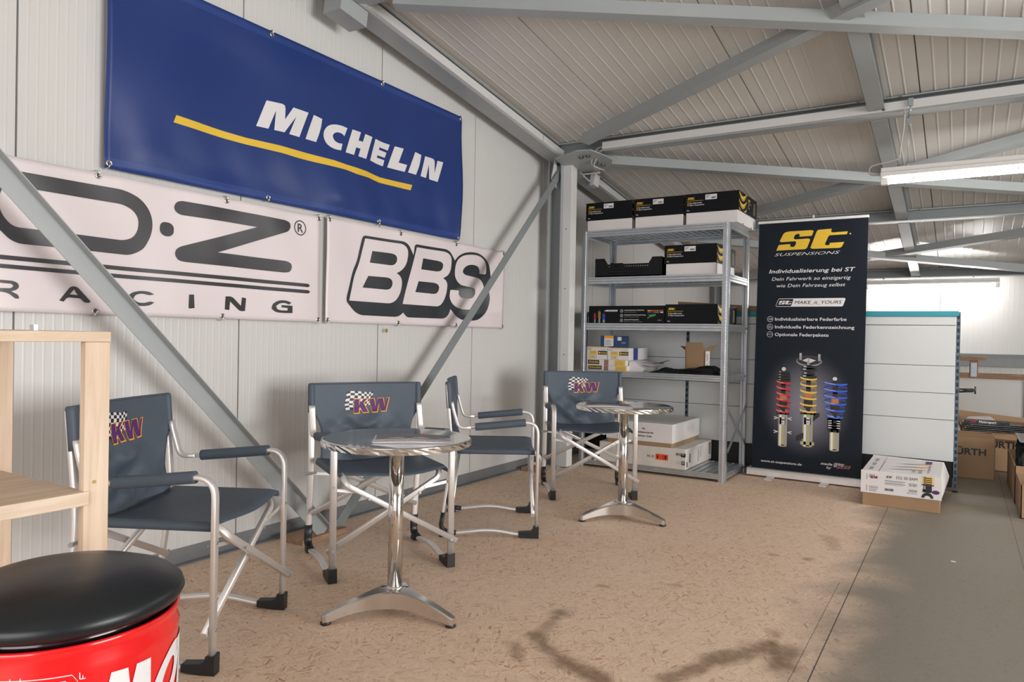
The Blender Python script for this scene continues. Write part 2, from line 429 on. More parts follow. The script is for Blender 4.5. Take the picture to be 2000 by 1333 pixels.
        sh = {'LEFT': 0, 'CENTER': 0.5, 'RIGHT': 1}[align]*(x1-x0)*sx
        self.add([fn(u + (w.co.x-x0)*sx - sh, v + w.co.y*sy) for w in me.vertices], [list(p.vertices) for p in me.polygons], mi)
        bpy.data.meshes.remove(me)
        return self
    def build(self, name, mats, parent=None, local=False, origin=None, solid=None, bevel=None, subd=0):
        me = bpy.data.meshes.new(name)
        vs = self.v
        if parent is not None and not local:
            inv = rigid(root_of(parent)).inverted(); vs = [inv @ p for p in vs]
        if origin is not None:
            og = Vector(origin); vs = [p-og for p in vs]
        me.from_pydata([tuple(p) for p in vs], [], self.f)
        for mm in (mats if isinstance(mats, (list, tuple)) else [mats]): me.materials.append(mm)
        me.polygons.foreach_set('material_index', self.m); me.polygons.foreach_set('use_smooth', self.s)
        me.update()
        o = bpy.data.objects.new(name, me); COL.objects.link(o)
        if parent is not None: o.parent = parent
        if origin is not None: o.location = origin
        if solid:
            md = o.modifiers.new('thickness', 'SOLIDIFY'); md.thickness = solid; md.offset = 0
        if bevel:
            md = o.modifiers.new('edges', 'BEVEL'); md.width = bevel; md.segments = 2; md.limit_method = 'ANGLE'; md.angle_limit = 0.7
        if subd:
            md = o.modifiers.new('smooth', 'SUBSURF'); md.levels = subd; md.render_levels = subd
        return o

def structure(o): o['kind'] = 'structure'; return o

# artwork outlines in metres on their own surfaces
ART = {'MICHELIN':[[[2.489,2.291],[2.585,2.299],[2.6,2.295],[2.606,2.282],[2.604,2.222],[2.658,2.3],[2.765,2.301],[2.704,2.153],[2.633,2.152],[2.679,2.256],[2.601,2.153],[2.535,2.149],[2.546,2.253],[2.499,2.147],[2.426,2.143]],[[2.804,2.3],[2.866,2.294],[2.86,2.247],[2.844,2.199],[2.824,2.155],[2.748,2.154]],[[3.055,2.289],[3.013,2.293],[2.973,2.29],[2.933,2.28],[2.903,2.262],[2.884,2.237],[2.876,2.21],[2.883,2.182],[2.903,2.161],[2.936,2.149],[2.971,2.146],[3.007,2.15],[3.017,2.19],[2.986,2.186],[2.961,2.193],[2.948,2.206],[2.945,2.222],[2.956,2.237],[2.976,2.247],[3.001,2.249],[3.019,2.246],[3.032,2.237]],[[3.095,2.292],[3.167,2.293],[3.148,2.24],[3.187,2.242],[3.206,2.293],[3.274,2.292],[3.222,2.148],[3.148,2.147],[3.167,2.196],[3.129,2.195],[3.11,2.146],[3.041,2.146]],[[3.305,2.289],[3.374,2.284],[3.443,2.286],[3.427,2.246],[3.349,2.248],[3.342,2.232],[3.416,2.23],[3.401,2.195],[3.33,2.195],[3.325,2.18],[3.398,2.179],[3.386,2.139],[3.321,2.141],[3.261,2.148]],[[3.489,2.287],[3.569,2.29],[3.528,2.192],[3.604,2.192],[3.584,2.144],[3.426,2.141]],[[3.672,2.29],[3.73,2.283],[3.717,2.209],[3.689,2.145],[3.614,2.146]],[[3.768,2.283],[3.849,2.285],[3.866,2.279],[3.872,2.269],[3.878,2.194],[3.902,2.282],[3.967,2.285],[3.916,2.141],[3.825,2.142],[3.81,2.236],[3.791,2.144],[3.734,2.145]]],'STRIPE':[[1.978,2.076],[2.369,2.069],[2.571,2.077],[2.675,2.078],[2.955,2.081],[3.04,2.076],[3.231,2.075],[3.359,2.065],[3.659,2.073],[3.645,2.036],[3.354,2.031],[3.247,2.04],[3.135,2.038],[3.041,2.045],[2.912,2.043],[2.687,2.039],[2.586,2.041],[2.37,2.035],[1.965,2.04]],'BBS_BLACK':[[3.219,1.688],[3.571,1.693],[3.615,1.677],[3.665,1.614],[3.676,1.679],[3.692,1.689],[4.028,1.694],[4.075,1.682],[4.129,1.625],[4.171,1.661],[4.239,1.691],[4.329,1.708],[4.433,1.709],[4.519,1.688],[4.58,1.645],[4.599,1.597],[4.61,1.537],[4.597,1.486],[4.536,1.479],[4.579,1.442],[4.594,1.388],[4.585,1.35],[4.554,1.288],[4.501,1.243],[4.433,1.211],[4.304,1.201],[4.204,1.21],[4.145,1.231],[4.077,1.28],[4.06,1.24],[4.023,1.216],[3.987,1.209],[3.627,1.207],[3.587,1.237],[3.556,1.217],[3.517,1.206],[3.17,1.207],[3.085,1.282],[3.083,1.306],[3.137,1.471],[3.17,1.527],[3.204,1.67]],'BBS_WHITE':[[[[3.228,1.671],[3.552,1.675],[3.588,1.663],[3.608,1.64],[3.611,1.611],[3.602,1.558],[3.579,1.525],[3.548,1.501],[3.51,1.484],[3.541,1.472],[3.562,1.448],[3.565,1.415],[3.556,1.373],[3.533,1.335],[3.499,1.305],[3.454,1.289],[3.104,1.29],[3.148,1.443],[3.187,1.514]],[[3.291,1.602],[3.465,1.605],[3.499,1.599],[3.513,1.581],[3.51,1.557],[3.493,1.539],[3.463,1.529],[3.273,1.529]],[[3.265,1.448],[3.427,1.45],[3.458,1.443],[3.472,1.426],[3.47,1.403],[3.452,1.381],[3.422,1.373],[3.218,1.374]]],[[[3.695,1.67],[4.01,1.675],[4.057,1.666],[4.083,1.644],[4.086,1.616],[4.074,1.552],[4.047,1.516],[3.992,1.489],[4.025,1.475],[4.038,1.45],[4.032,1.397],[4.01,1.345],[3.975,1.307],[3.935,1.291],[3.577,1.292]],[[3.769,1.605],[3.935,1.604],[3.976,1.599],[3.991,1.584],[3.988,1.559],[3.968,1.538],[3.932,1.53],[3.749,1.53]],[[3.727,1.449],[3.899,1.451],[3.939,1.443],[3.952,1.425],[3.945,1.4],[3.923,1.38],[3.892,1.374],[3.7,1.376]]],[[[4.539,1.568],[4.523,1.559],[4.443,1.557],[4.445,1.581],[4.431,1.604],[4.394,1.615],[4.332,1.616],[4.271,1.601],[4.232,1.574],[4.223,1.55],[4.253,1.534],[4.438,1.523],[4.482,1.503],[4.51,1.462],[4.514,1.42],[4.497,1.364],[4.456,1.32],[4.393,1.29],[4.301,1.284],[4.212,1.283],[4.143,1.294],[4.09,1.32],[4.061,1.359],[4.069,1.41],[4.087,1.415],[4.169,1.415],[4.167,1.388],[4.194,1.366],[4.259,1.362],[4.339,1.367],[4.38,1.382],[4.397,1.413],[4.389,1.442],[4.347,1.448],[4.197,1.456],[4.147,1.478],[4.119,1.516],[4.125,1.574],[4.153,1.628],[4.22,1.669],[4.309,1.687],[4.412,1.692],[4.487,1.679],[4.537,1.647],[4.546,1.611]]]],'OZ':[[[[1.276,1.695],[1.336,1.695],[1.753,1.695],[1.825,1.669],[1.867,1.625],[1.883,1.571],[1.875,1.514],[1.845,1.455],[1.816,1.434],[1.78,1.419],[1.346,1.418],[1.315,1.43],[1.284,1.46],[1.249,1.495],[1.233,1.546],[1.233,1.605],[1.247,1.661]],[[1.306,1.635],[1.393,1.634],[1.746,1.633],[1.794,1.613],[1.818,1.578],[1.815,1.53],[1.795,1.496],[1.756,1.48],[1.326,1.48],[1.293,1.515],[1.28,1.547],[1.28,1.59],[1.291,1.622]]],[[[1.931,1.585],[1.966,1.585],[1.984,1.569],[1.982,1.536],[1.962,1.521],[1.932,1.523],[1.915,1.54],[1.917,1.572]]],[[[2.017,1.694],[2.626,1.693],[2.656,1.685],[2.662,1.662],[2.645,1.636],[2.205,1.476],[2.63,1.476],[2.661,1.465],[2.665,1.441],[2.65,1.419],[2.62,1.413],[2.035,1.414],[2.004,1.419],[1.988,1.443],[1.994,1.468],[2.016,1.483],[2.437,1.63],[2.014,1.629],[1.991,1.64],[1.982,1.659],[1.993,1.684]]],[[[1.116,1.37],[1.285,1.369],[2.779,1.365],[2.792,1.356],[2.78,1.346],[1.286,1.352],[1.116,1.353]]],[[[1.116,1.337],[1.286,1.335],[2.78,1.33],[2.793,1.322],[2.78,1.311],[1.286,1.319],[1.116,1.321]]],[[[1.537,1.268],[1.562,1.268],[1.618,1.21],[1.613,1.204],[1.591,1.204],[1.577,1.221],[1.524,1.222],[1.511,1.204],[1.494,1.208]],[[1.55,1.256],[1.566,1.233],[1.534,1.235]]],[[[1.896,1.256],[1.872,1.267],[1.831,1.268],[1.795,1.258],[1.777,1.238],[1.779,1.218],[1.804,1.204],[1.84,1.2],[1.877,1.205],[1.897,1.219],[1.881,1.224],[1.848,1.214],[1.82,1.217],[1.803,1.231],[1.811,1.248],[1.839,1.257],[1.877,1.25]]],[[[2.259,1.267],[2.295,1.269],[2.348,1.224],[2.352,1.267],[2.376,1.264],[2.372,1.2],[2.343,1.197],[2.285,1.244],[2.283,1.201],[2.258,1.203]]],[[[2.061,1.264],[2.086,1.266],[2.09,1.203],[2.065,1.199],[2.059,1.203]]],[[[2.661,1.256],[2.622,1.267],[2.575,1.263],[2.541,1.242],[2.535,1.219],[2.559,1.201],[2.612,1.198],[2.67,1.2],[2.669,1.239],[2.599,1.24],[2.599,1.228],[2.638,1.226],[2.638,1.213],[2.6,1.211],[2.57,1.217],[2.564,1.234],[2.587,1.249],[2.623,1.253],[2.647,1.243]]],[[[1.251,1.275],[1.323,1.274],[1.341,1.267],[1.346,1.252],[1.335,1.239],[1.317,1.234],[1.342,1.221],[1.345,1.208],[1.333,1.206],[1.305,1.229],[1.266,1.23],[1.265,1.21],[1.251,1.21]],[[1.265,1.264],[1.32,1.262],[1.326,1.254],[1.317,1.245],[1.265,1.243]]]],'OZ_R':[[2.727,1.666],[2.728,1.635],[2.768,1.672]],'ST_S':[[0.249,1.969],[0.424,1.97],[0.438,1.962],[0.425,1.925],[0.333,1.923],[0.336,1.941],[0.322,1.948],[0.3,1.94],[0.29,1.914],[0.301,1.903],[0.404,1.906],[0.414,1.895],[0.392,1.833],[0.378,1.823],[0.16,1.821],[0.178,1.865],[0.265,1.869],[0.266,1.85],[0.284,1.842],[0.302,1.852],[0.311,1.878],[0.305,1.889],[0.196,1.887],[0.185,1.895],[0.216,1.96]],'ST_T':[[0.47,1.969],[0.567,1.972],[0.564,1.949],[0.574,1.942],[0.682,1.945],[0.676,1.923],[0.557,1.922],[0.547,1.918],[0.521,1.856],[0.531,1.844],[0.552,1.846],[0.558,1.863],[0.659,1.865],[0.641,1.828],[0.627,1.821],[0.431,1.823],[0.416,1.831],[0.46,1.957]]}

# ------------------------------------------------------------------ the room
WALL_Y, FAR_X, BACK_X, RIGHT_Y = 3.10, 10.40, -3.2, -6.5
SL = 0.14
def roof_z(x): return 3.431 - SL*x
def beam_z(x): return 3.325 - SL*x          # underside of the steel frames

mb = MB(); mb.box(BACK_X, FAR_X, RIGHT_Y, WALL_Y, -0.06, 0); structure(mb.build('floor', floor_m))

def panel_profile(a0, a1, seam0, pitch, rib, depth, ribw):
    # offsets along a panelled surface: (position, depth, material of the strip that follows)
    pts = []; k = math.floor((a0-seam0)/pitch)
    while seam0 + k*pitch < a1:
        s = seam0 + k*pitch
        pts += [(s-0.004, 0, 0), (s-0.003, 0.010, 1), (s+0.003, 0.010, 0), (s+0.004, 0, 0)]
        n = int(round((pitch-0.02)/rib))
        for j in range(1, n):
            c = s + j*pitch/n
            pts += [(c-ribw/2, 0, 0), (c-ribw*0.15, -depth, 0), (c+ribw*0.15, -depth, 0), (c+ribw/2, 0, 0)]
        k += 1
    pts = [p for p in pts if a0 < p[0] < a1]
    return [(a0, 0, 0)] + pts + [(a1, 0, 0)]

# gable wall on the left, with the slope of the roof
mb = MB(); pr = panel_profile(BACK_X, FAR_X, 1.345, 1.02, 0.036, 0.0006, 0.012)
for (x0, d0, m0), (x1, d1, _) in zip(pr, pr[1:]):
    mb.add([(x0, WALL_Y+d0, 0), (x1, WALL_Y+d1, 0), (x1, WALL_Y+d1, roof_z(x1)+.04), (x0, WALL_Y+d0, roof_z(x0)+.04)], [(0, 1, 2, 3)], m0)
mb.box(BACK_X, FAR_X, WALL_Y+.03, WALL_Y+.10, 0, 2.0)
structure(mb.build('wall_left', [wall_m, gap_m]))
# far eave wall
mb = MB(); pr = panel_profile(RIGHT_Y, WALL_Y, 0.25, 1.0, 0.05, 0.0011, 0.012)
for (y0, d0, m0), (y1, d1, _) in zip(pr, pr[1:]):
    mb.add([(FAR_X+d0, y0, 0), (FAR_X+d1, y1, 0), (FAR_X+d1, y1, roof_z(FAR_X)+.05), (FAR_X+d0, y0, roof_z(FAR_X)+.05)], [(0, 1, 2, 3)], m0)
mb.box(FAR_X+.03, FAR_X+.10, RIGHT_Y, WALL_Y, 0, 2.05)
structure(mb.build('wall_far', [wall_m, gap_m]))
mb = MB(); mb.box(BACK_X-.1, BACK_X, RIGHT_Y, -1.6, 0, 3.95); mb.box(BACK_X-.1, BACK_X, 1.4, WALL_Y, 0, 3.95); mb.box(BACK_X-.1, BACK_X, -1.6, 1.4, 2.5, 3.95); structure(mb.build('wall_back', wall_m))
# unseen right wall with an opening added for the fill light
mb = MB(); mb.box(BACK_X, 0.3, RIGHT_Y-.1, RIGHT_Y, 0, 3.95); mb.box(4.3, FAR_X, RIGHT_Y-.1, RIGHT_Y, 0, 3.4); mb.box(0.3, 4.3, RIGHT_Y-.1, RIGHT_Y, 2.6, 3.5)
structure(mb.build('wall_right', wall_m))
# roof panels, ribs running down the slope
mb = MB(); pr = panel_profile(RIGHT_Y, WALL_Y, 0.262, 0.974, 0.081, 0.0022, 0.015)
for (y0, d0, m0), (y1, d1, _) in zip(pr, pr[1:]):
    mb.add([(BACK_X, y0, roof_z(BACK_X)+d0), (BACK_X, y1, roof_z(BACK_X)+d1), (FAR_X, y1, roof_z(FAR_X)+d1), (FAR_X, y0, roof_z(FAR_X)+d0)], [(0, 1, 2, 3)], m0)
mb.add([(BACK_X, RIGHT_Y, roof_z(BACK_X)+.09), (BACK_X, WALL_Y, roof_z(BACK_X)+.09), (FAR_X, WALL_Y, roof_z(FAR_X)+.09), (FAR_X, RIGHT_Y, roof_z(FAR_X)+.09)], [(0, 1, 2, 3)])
structure(mb.build('ceiling', [roof_m, gap_m]))
# folded rail along the foot of the gable wall
mb = MB(); mb.box(BACK_X, FAR_X, WALL_Y-.005, WALL_Y-.001, 0, 0.075); mb.box(BACK_X, FAR_X, WALL_Y-.045, WALL_Y-.005, 0, 0.006)
x = -2.8
while x < 10: mb.disc((x, WALL_Y-.005, 0.05), (0, -1, 0), .006, 8, 1); x += 0.5
structure(mb.build('baseboard_left', [base_m, galv_m]))
mb = MB(); mb.box(FAR_X-.06, FAR_X-.002, RIGHT_Y, WALL_Y-.1, 0.835, 0.965); mb.box(FAR_X-.07, FAR_X-.002, RIGHT_Y, WALL_Y-.1, 0.965, 0.985, 1)
structure(mb.build('trim_1', [base_m, steel_dk]))

# ------------------------------------------------------------------ steel frame
RY0, RY1 = 2.865, 3.0
def slope(x, y, dz=0.0): return Vector((x, y, beam_z(x)+dz))
t = thing('steel_rafter', 'sloping grey steel rafter running down along the top of the panelled gable wall', 'rafter', slope(3, 2.93))
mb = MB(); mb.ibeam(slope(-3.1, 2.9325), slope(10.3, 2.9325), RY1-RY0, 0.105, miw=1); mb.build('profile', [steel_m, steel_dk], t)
mb = MB()
for x in (2.87, 2.93): mb.disc(slope(x, 2.90, -0.075), (0, -1, 0), .013, 6, 1, .012)
mb.beam(slope(2.80, 2.93, -.05), slope(3.0, 2.93, -.05), .13, .09); mb.build('splice_bracket', [steel_m, bolt_m], t)
for x in (5.40, 5.47, 5.52, 5.58): mb = MB(); mb.disc(slope(x, 2.862, 0.075), (0, -1, 0), .016, 6, 0, .014); mb.build('bolt', bolt_m, t)

t = thing('cable_duct', 'long white cable duct along the lower edge of the rafter, above the blue banner', 'cable duct', slope(4, 2.86))
mb = MB()
for a, b in ((-3.0, 5.55),):
    mb.add([slope(a, 2.863, .002), slope(b, 2.863, .002), slope(b, 2.863, .060), slope(a, 2.863, .060), slope(a, 2.835, .004), slope(b, 2.835, .004), slope(b, 2.835, .058), slope(a, 2.835, .058)],
           [(0, 1, 2, 3), (4, 5, 6, 7), (0, 1, 5, 4), (3, 2, 6, 7), (1, 2, 6, 5), (0, 3, 7, 4)])
mb.build('duct', duct_m, t)
mb = MB(); mb.beam(slope(4.95, 2.834, .031), slope(4.953, 2.834, .031), .002, .06, mi=0); mb.build('joint_clip', steel_dk, t)
t = thing('cable_duct', 'lower white cable duct on the rafter, running down behind the boxes on the shelf', 'cable duct', slope(7, 2.86))
mb = MB(); mb.add([slope(a, y, z) for y in (2.863, 2.835) for a, z in ((5.95, .002), (10.2, .002), (10.2, .060), (5.95, .060))], [(0, 1, 2, 3), (4, 5, 6, 7), (0, 1, 5, 4), (3, 2, 6, 7), (1, 2, 6, 5), (0, 3, 7, 4)])
mb.build('duct', duct_m, t)

def column(x0, y0, y1, label, name='steel_column', h=None, cover=True):
    t = thing(name, label, 'column', (x0+.06, (y0+y1)/2, 0)); z = h or beam_z(x0)
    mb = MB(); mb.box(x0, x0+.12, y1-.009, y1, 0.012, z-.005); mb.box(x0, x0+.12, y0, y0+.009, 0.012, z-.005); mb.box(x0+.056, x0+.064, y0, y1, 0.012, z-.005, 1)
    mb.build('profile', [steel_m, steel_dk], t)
    mb = MB(); mb.bbox(x0-.03, x0+.15, y0-.02, y1+.02, 0, .012, .002); mb.build('base_plate', steel_m, t)
    if cover:
        mb = MB(); mb.bbox(x0+.02, x0+.118, y0-.085, y0, 0.0125, z+.0, .004)
        for q in (.45, .95, 1.5, 2.0): mb.disc((x0+.02, y0-.04, q), (-1, 0, 0), .005, 8, 1, .002)
        mb.build('cover', [duct_m, bolt_m], t)
    return t
t = column(5.335, 2.868, 2.995, 'grey steel column standing on the floor between the rafter and the metal shelf')
mb = MB(); g = [(5.30, 2.40), (5.335, 2.58), (5.56, 2.56), (5.50, 2.35), (5.37, 2.33)]
mb.prism([(5.27, 2.42), (5.32, 2.575), (5.47, 2.555), (5.47, 2.35), (5.36, 2.345)], lambda a, b: (a, 2.925, b), lambda a, b: (a, 2.933, b))
for a, b in ((5.355, 2.545), (5.41, 2.535)): mb.disc((a, 2.924, b), (0, -1, 0), .014, 6, 1, .012)
mb.build('gusset_plate', [duct_m, bolt_m], t)
column(FAR_X-.20, 2.87, 2.995, 'far grey steel column in the corner, seen through the metal shelf', cover=False)

def angle_bar(name, label, cat, p0, p1, w, fl, ref, face, mi_f=0, mats=None, parts=None):
    # rolled L section: one leg of width w in the plane, the other leg of width fl along `face`
    p0, p1 = Vector(p0), Vector(p1); t = (p1-p0).normalized(); n = Vector(face); s = t.cross(n).normalized()
    o = thing(name, label, cat, p1)
    mb = MB(); a = s*(w/2)
    mb.add([p0-a, p1-a, p1+a, p0+a] + [q-n*0.005 for q in (p0-a, p1-a, p1+a, p0+a)], [(0, 1, 2, 3), (7, 6, 5, 4), (0, 4, 5, 1), (1, 5, 6, 2), (2, 6, 7, 3), (3, 7, 4, 0)])
    if fl:
        e = s*(w/2)*ref; f = e*(1-0.10)
        q = [p0+e, p1+e, p1+f, p0+f]
        mb.add(q + [k+n*fl for k in q], [(0, 1, 2, 3), (7, 6, 5, 4), (0, 4, 5, 1), (1, 5, 6, 2), (2, 6, 7, 3), (3, 7, 4, 0)])
    mb.build('bar', mats or steel_m, o)
    return o, t, s, n
o, t_, s_, n_ = angle_bar('wall_brace', 'diagonal steel brace crossing in front of the big white racing banner at left', 'brace', (0.60, 2.87, 2.266), (2.745, 2.87, 0.03), 0.075, 0.040, -1, (0, -1, 0))
o2, t2_, s2_, n2_ = angle_bar('wall_brace', 'diagonal steel brace rising from the floor past the smaller white banner to the column', 'brace', (2.87, 2.905, 0.03), (5.36, 2.905, 2.47), 0.062, 0.030, -1, (0, 1, 0), mats=steel_dk)
mb = MB(); mb.bbox(2.58, 2.90, 2.85, 3.02, 0.0, 0.03, .002); tag(mb.build('timber_shim', shim_m, origin=(2.74, 2.93, 0)), 'flat wooden packing board under the feet of the two wall braces', 'wood block')
mb = MB(); mb.bbox(5.05, 5.24, 2.90, 3.04, 0.0, 0.03, .002); tag(mb.build('timber_shim', shim_m, origin=(5.15, 2.97, 0)), 'small wooden packing block on the floor beside the foot of the steel column', 'wood block')

def cross_beam(x, label, duct, lab2=None, y0=RIGHT_Y, trunc=2.45):
    z = beam_z(x)
    t = thing('steel_beam', label, 'beam', (x, 0, z))
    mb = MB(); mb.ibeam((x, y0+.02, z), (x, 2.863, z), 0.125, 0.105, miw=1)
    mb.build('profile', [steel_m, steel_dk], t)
    for y in (-.42, .37, .62): mb = MB(); mb.disc((x-.062, y, z+.095), (-1, 0, 0), .008, 6, 0, .006); mb.build('bolt', bolt_m, t)
    if duct:
        d = thing('cable_duct', lab2, 'cable duct', (x-.075, 0, z))
        mb = MB(); mb.bbox(x-.095, x-.064, y0+.05, trunc, z+.006, z+.062, .003); mb.build('duct', duct_m, d)
    return t
XB = (2.92, 5.31, 7.74, 10.16)
cross_beam(XB[0], 'nearest grey steel beam across the ceiling, above the blue banner', False)
cross_beam(XB[1], 'grey steel beam across the ceiling that carries the nearer tube lamp', True, 'straight white cable duct along the steel beam above the nearer tube lamp')
cross_beam(XB[2], 'grey steel beam across the ceiling just above the black roll-up banner', False)
cross_beam(XB[3], 'farthest grey steel beam under the eave, above the far tube lamp', False)

def purlin(xa, xb, label):
    t = thing('steel_purlin', label, 'purlin', slope((xa+xb)/2, .5))
    mb = MB(); mb.ibeam(slope(xa, .505, .004), slope(xb, .505, .004), 0.098, 0.085, miw=1); mb.build('profile', [steel_m, steel_dk], t)
    mb = MB(); mb.disc((xb-.03, .46, beam_z(xb)+.0), (0, 0, -1), .011, 6, 0, .01); mb.build('bolt', bolt_m, t)
purlin(XB[0]+.07, XB[1]-.098, 'short sloping steel purlin at the top right, before the beam with the lamp')
purlin(XB[1]+.066, XB[2]-.066, 'short sloping steel purlin just beyond the beam that carries the nearer lamp')
purlin(XB[2]+.066, XB[3]-.066, 'short sloping steel purlin near the far wall, above the far tube lamp')

def roof_brace(label, a, b, dz, duct=False):
    p0 = slope(a[0], a[1], dz); p1 = slope(b[0], b[1], dz)
    n = Vector((SL, 0, 1)).normalized()
    t = thing('roof_brace', label, 'brace', p0)
    mb = MB(); mb.beam(p0, p1, 0.075, 0.006, n)
    tt = (p1-p0).normalized(); s = tt.cross(n).normalized()
    if s.x > 0: s = -s
    mb.beam(p0+s*.035+n*.035, p1+s*.035+n*.035, 0.006, 0.07, n)
    mb.build('bar', [steel_m], t)
    return t
yr = -1.85
def along(a, m, y):  # continue a brace from a through m to the frame at y
    f = (y-a[1])/(m[1]-a[1]); return (a[0]+(m[0]-a[0])*f, y)
roof_brace('roof brace rising from the column head to the upper right edge of the photo', (5.06, 2.52), along((5.06, 2.52), (3.935, .40), yr), -0.012)
roof_brace('roof brace along the top edge of the photo, crossing the topmost purlin', (2.99, 2.66), along((2.99, 2.66), (4.47, -.231), yr), -0.030)
roof_brace('roof brace from the column head crossing the view just behind the nearer tube lamp', (5.43, 2.62), along((5.43, 2.62), (7.03, -.388), yr), -0.030)
roof_brace('roof brace rising from behind the top of the roll-up banner to the nearer lamp', (7.60, 2.50), along((7.60, 2.50), (6.02, -.325), yr), -0.012)
roof_brace('darker roof brace beyond the roll-up banner, second highest above the far lamp', (9.92, 2.45), along((9.92, 2.45), (8.40, -.471), yr), -0.012)
roof_brace('roof brace sinking to the right just above the far tube lamp', (7.95, 2.55), along((7.95, 2.55), (9.82, -.558), yr), -0.030)

t = thing('gusset_plate', 'bolted steel gusset plate where the roof braces meet the rafter', 'steel plate', slope(5.3, 2.75))
mb = MB(); pl = [(5.20, 2.863), (5.10, 2.62), (5.12, 2.50), (5.26, 2.44), (5.35, 2.42), (5.48, 2.49), (5.56, 2.60), (5.52, 2.863)]
mb.prism(pl, lambda a, b: slope(a, b, -.038), lambda a, b: slope(a, b, -.046)); mb.build('plate', steel_m, t)
for q in ((5.215, 2.63), (5.205, 2.565), (5.355, 2.565), (5.415, 2.53)):
    mb = MB(); mb.disc(slope(q[0], q[1], -.046), (0, 0, -1), .02, 6, 0, .016, .017); mb.build('bolt', bolt_m, t)

t = thing('junction_box', 'small white junction box hanging on the rafter right of the column head', 'junction box', (5.80, 2.80, 2.5))
mb = MB(); mb.prism([(5.78, 2.545), (5.88, 2.535), (5.85, 2.43), (5.755, 2.44)], lambda a, b: (a, 2.775, b), lambda a, b: (a, 2.815, b)); mb.build('lid', duct_m, t)
mb = MB(); mb.prism([(5.775, 2.55), (5.885, 2.54), (5.852, 2.425), (5.75, 2.435)], lambda a, b: (a, 2.816, b), lambda a, b: (a, 2.86, b)); mb.build('back_plate', galv_m, t)
mb = MB()
for i in range(3): mb.tube(fillet([(5.80+.03*i, 2.80, 2.53), (5.80+.03*i, 2.80, 2.585), (5.80+.03*i, 2.835, 2.60)], .03), .006, n=8)
mb.build('cable', cable_m, t)
def cable(label, pts, r=.007, rad=.1):
    mb = MB(); mb.tube(fillet(pts, rad, 8), r, n=8); return tag(mb.build('cable', cable_m, origin=tuple(pts[0])), label, 'cable')
t = thing('cable', 'pair of grey cables looping from the beam duct down onto the gusset plate', 'cable', (5.235, 2.43, 2.615))
def strand(label, pts):
    mb = MB(); mb.tube(fillet(pts, .1, 8), .007, n=8); mb.build('strand', cable_m, t)
strand('', [(5.235, 2.43, 2.615), (5.24, 2.52, 2.60), (5.33, 2.60, 2.51), (5.40, 2.57, 2.488), (5.50, 2.56, 2.492)])
strand('', [(5.235, 2.42, 2.60), (5.25, 2.49, 2.58), (5.34, 2.58, 2.50), (5.40, 2.60, 2.490), (5.50, 2.60, 2.492)])
cable('upper grey cable arching from the roof brace to the end of the rafter duct', [(5.51, 2.60, 2.478), (5.51, 2.68, 2.478), (5.51, 2.78, 2.478), (5.53, 2.82, 2.53)])
cable('lower grey cable running from the rafter duct down to the white junction box', [(5.54, 2.84, 2.56), (5.60, 2.82, 2.51), (5.68, 2.80, 2.47), (5.76, 2.80, 2.46)])

# ------------------------------------------------------------------ lamps
def lamp(x, ya, yb, z, label, hang):
    t = thing('tube_lamp', label, 'ceiling lamp', (x, (ya+yb)/2, z))
    mb = MB(); y0, y1 = min(ya, yb), max(ya, yb)
    mb.prism([(-.055, .03), (-.055, .055), (-.035, .062), (-.035, .088), (.035, .088), (.035, .062), (.055, .055), (.055, .03), (.03, .026), (-.03, .026)], lambda a, b: (x+a, y0, z+b), lambda a, b: (x+a, y1, z+b))
    mb.build('housing', lamp_m, t)
    mb = MB(); mb.tube([(x, y0+.045, z), (x, y1-.045, z)], .013, n=12); mb.build('tube', tube_m, t)
    for y in (y0+.02, y1-.02): mb = MB(); mb.bbox(x-.016, x+.016, y-.022, y+.022, z-.018, z+.03, .003); mb.build('lamp_holder', lamp_m, t)
    for y in hang:
        mb = MB(); mb.tube([(x, y, z+.088), (x, y, z+.12)], .004, n=6); mb.tube([(x, y, z+.12), (x, y, beam_z(x)+.0)], .0022, n=6)
        mb.bbox(x-.012, x+.012, y-.012, y+.012, z+.36 if beam_z(x)-z > .4 else z+.1, z+.40 if beam_z(x)-z > .4 else z+.112, .002, 1)
        mb.build('hanger', [galv_m, galvd_m], t)
    return t
lamp(5.30, 0.475, -1.05, 2.148, 'nearer tube lamp hanging below the beam at the right edge of the photo', (0.325, -.85))
lamp(10.06, 1.06, -0.345, 1.785, 'far tube lamp glowing under the eave, right of the roll-up banner', (0.85, -.09))
LAMPLAB = ('tube lamp in the row of the nearer lamp, next one along the beam', 'tube lamp on the same beam, last before the right wall', 'tube lamp high over the aisle behind the viewer')
for i, (x, ya, z) in enumerate([(5.3, -2.2, 2.148), (5.3, -4.4, 2.148)]): lamp(x, ya, ya-1.52, z, LAMPLAB[i], (ya-.2, ya-1.3))
cable('thin grey supply cable hanging from the beam to the end of the nearer lamp', [(5.22, .345, 2.62), (5.25, .345, 2.50), (5.29, .37, 2.34), (5.29, .37, 2.29), (5.29, .46, 2.275), (5.30, .55, 2.26), (5.30, .545, 2.20), (5.30, .47, 2.20)], .005, .08)
t = thing('hook_bracket', 'small black and steel hook on the beam above the nearer tube lamp', 'hook', (5.24, .33, 2.62))
mb = MB(); mb.bbox(5.200, 5.214, .295, .325, 2.60, 2.65, .002); mb.build('plate', galvd_m, t)
mb = MB(); mb.tube(fillet([(5.20, .31, 2.60), (5.20, .31, 2.56), (5.23, .33, 2.56)], .02), .004, n=6); mb.build('hook', galv_m, t)

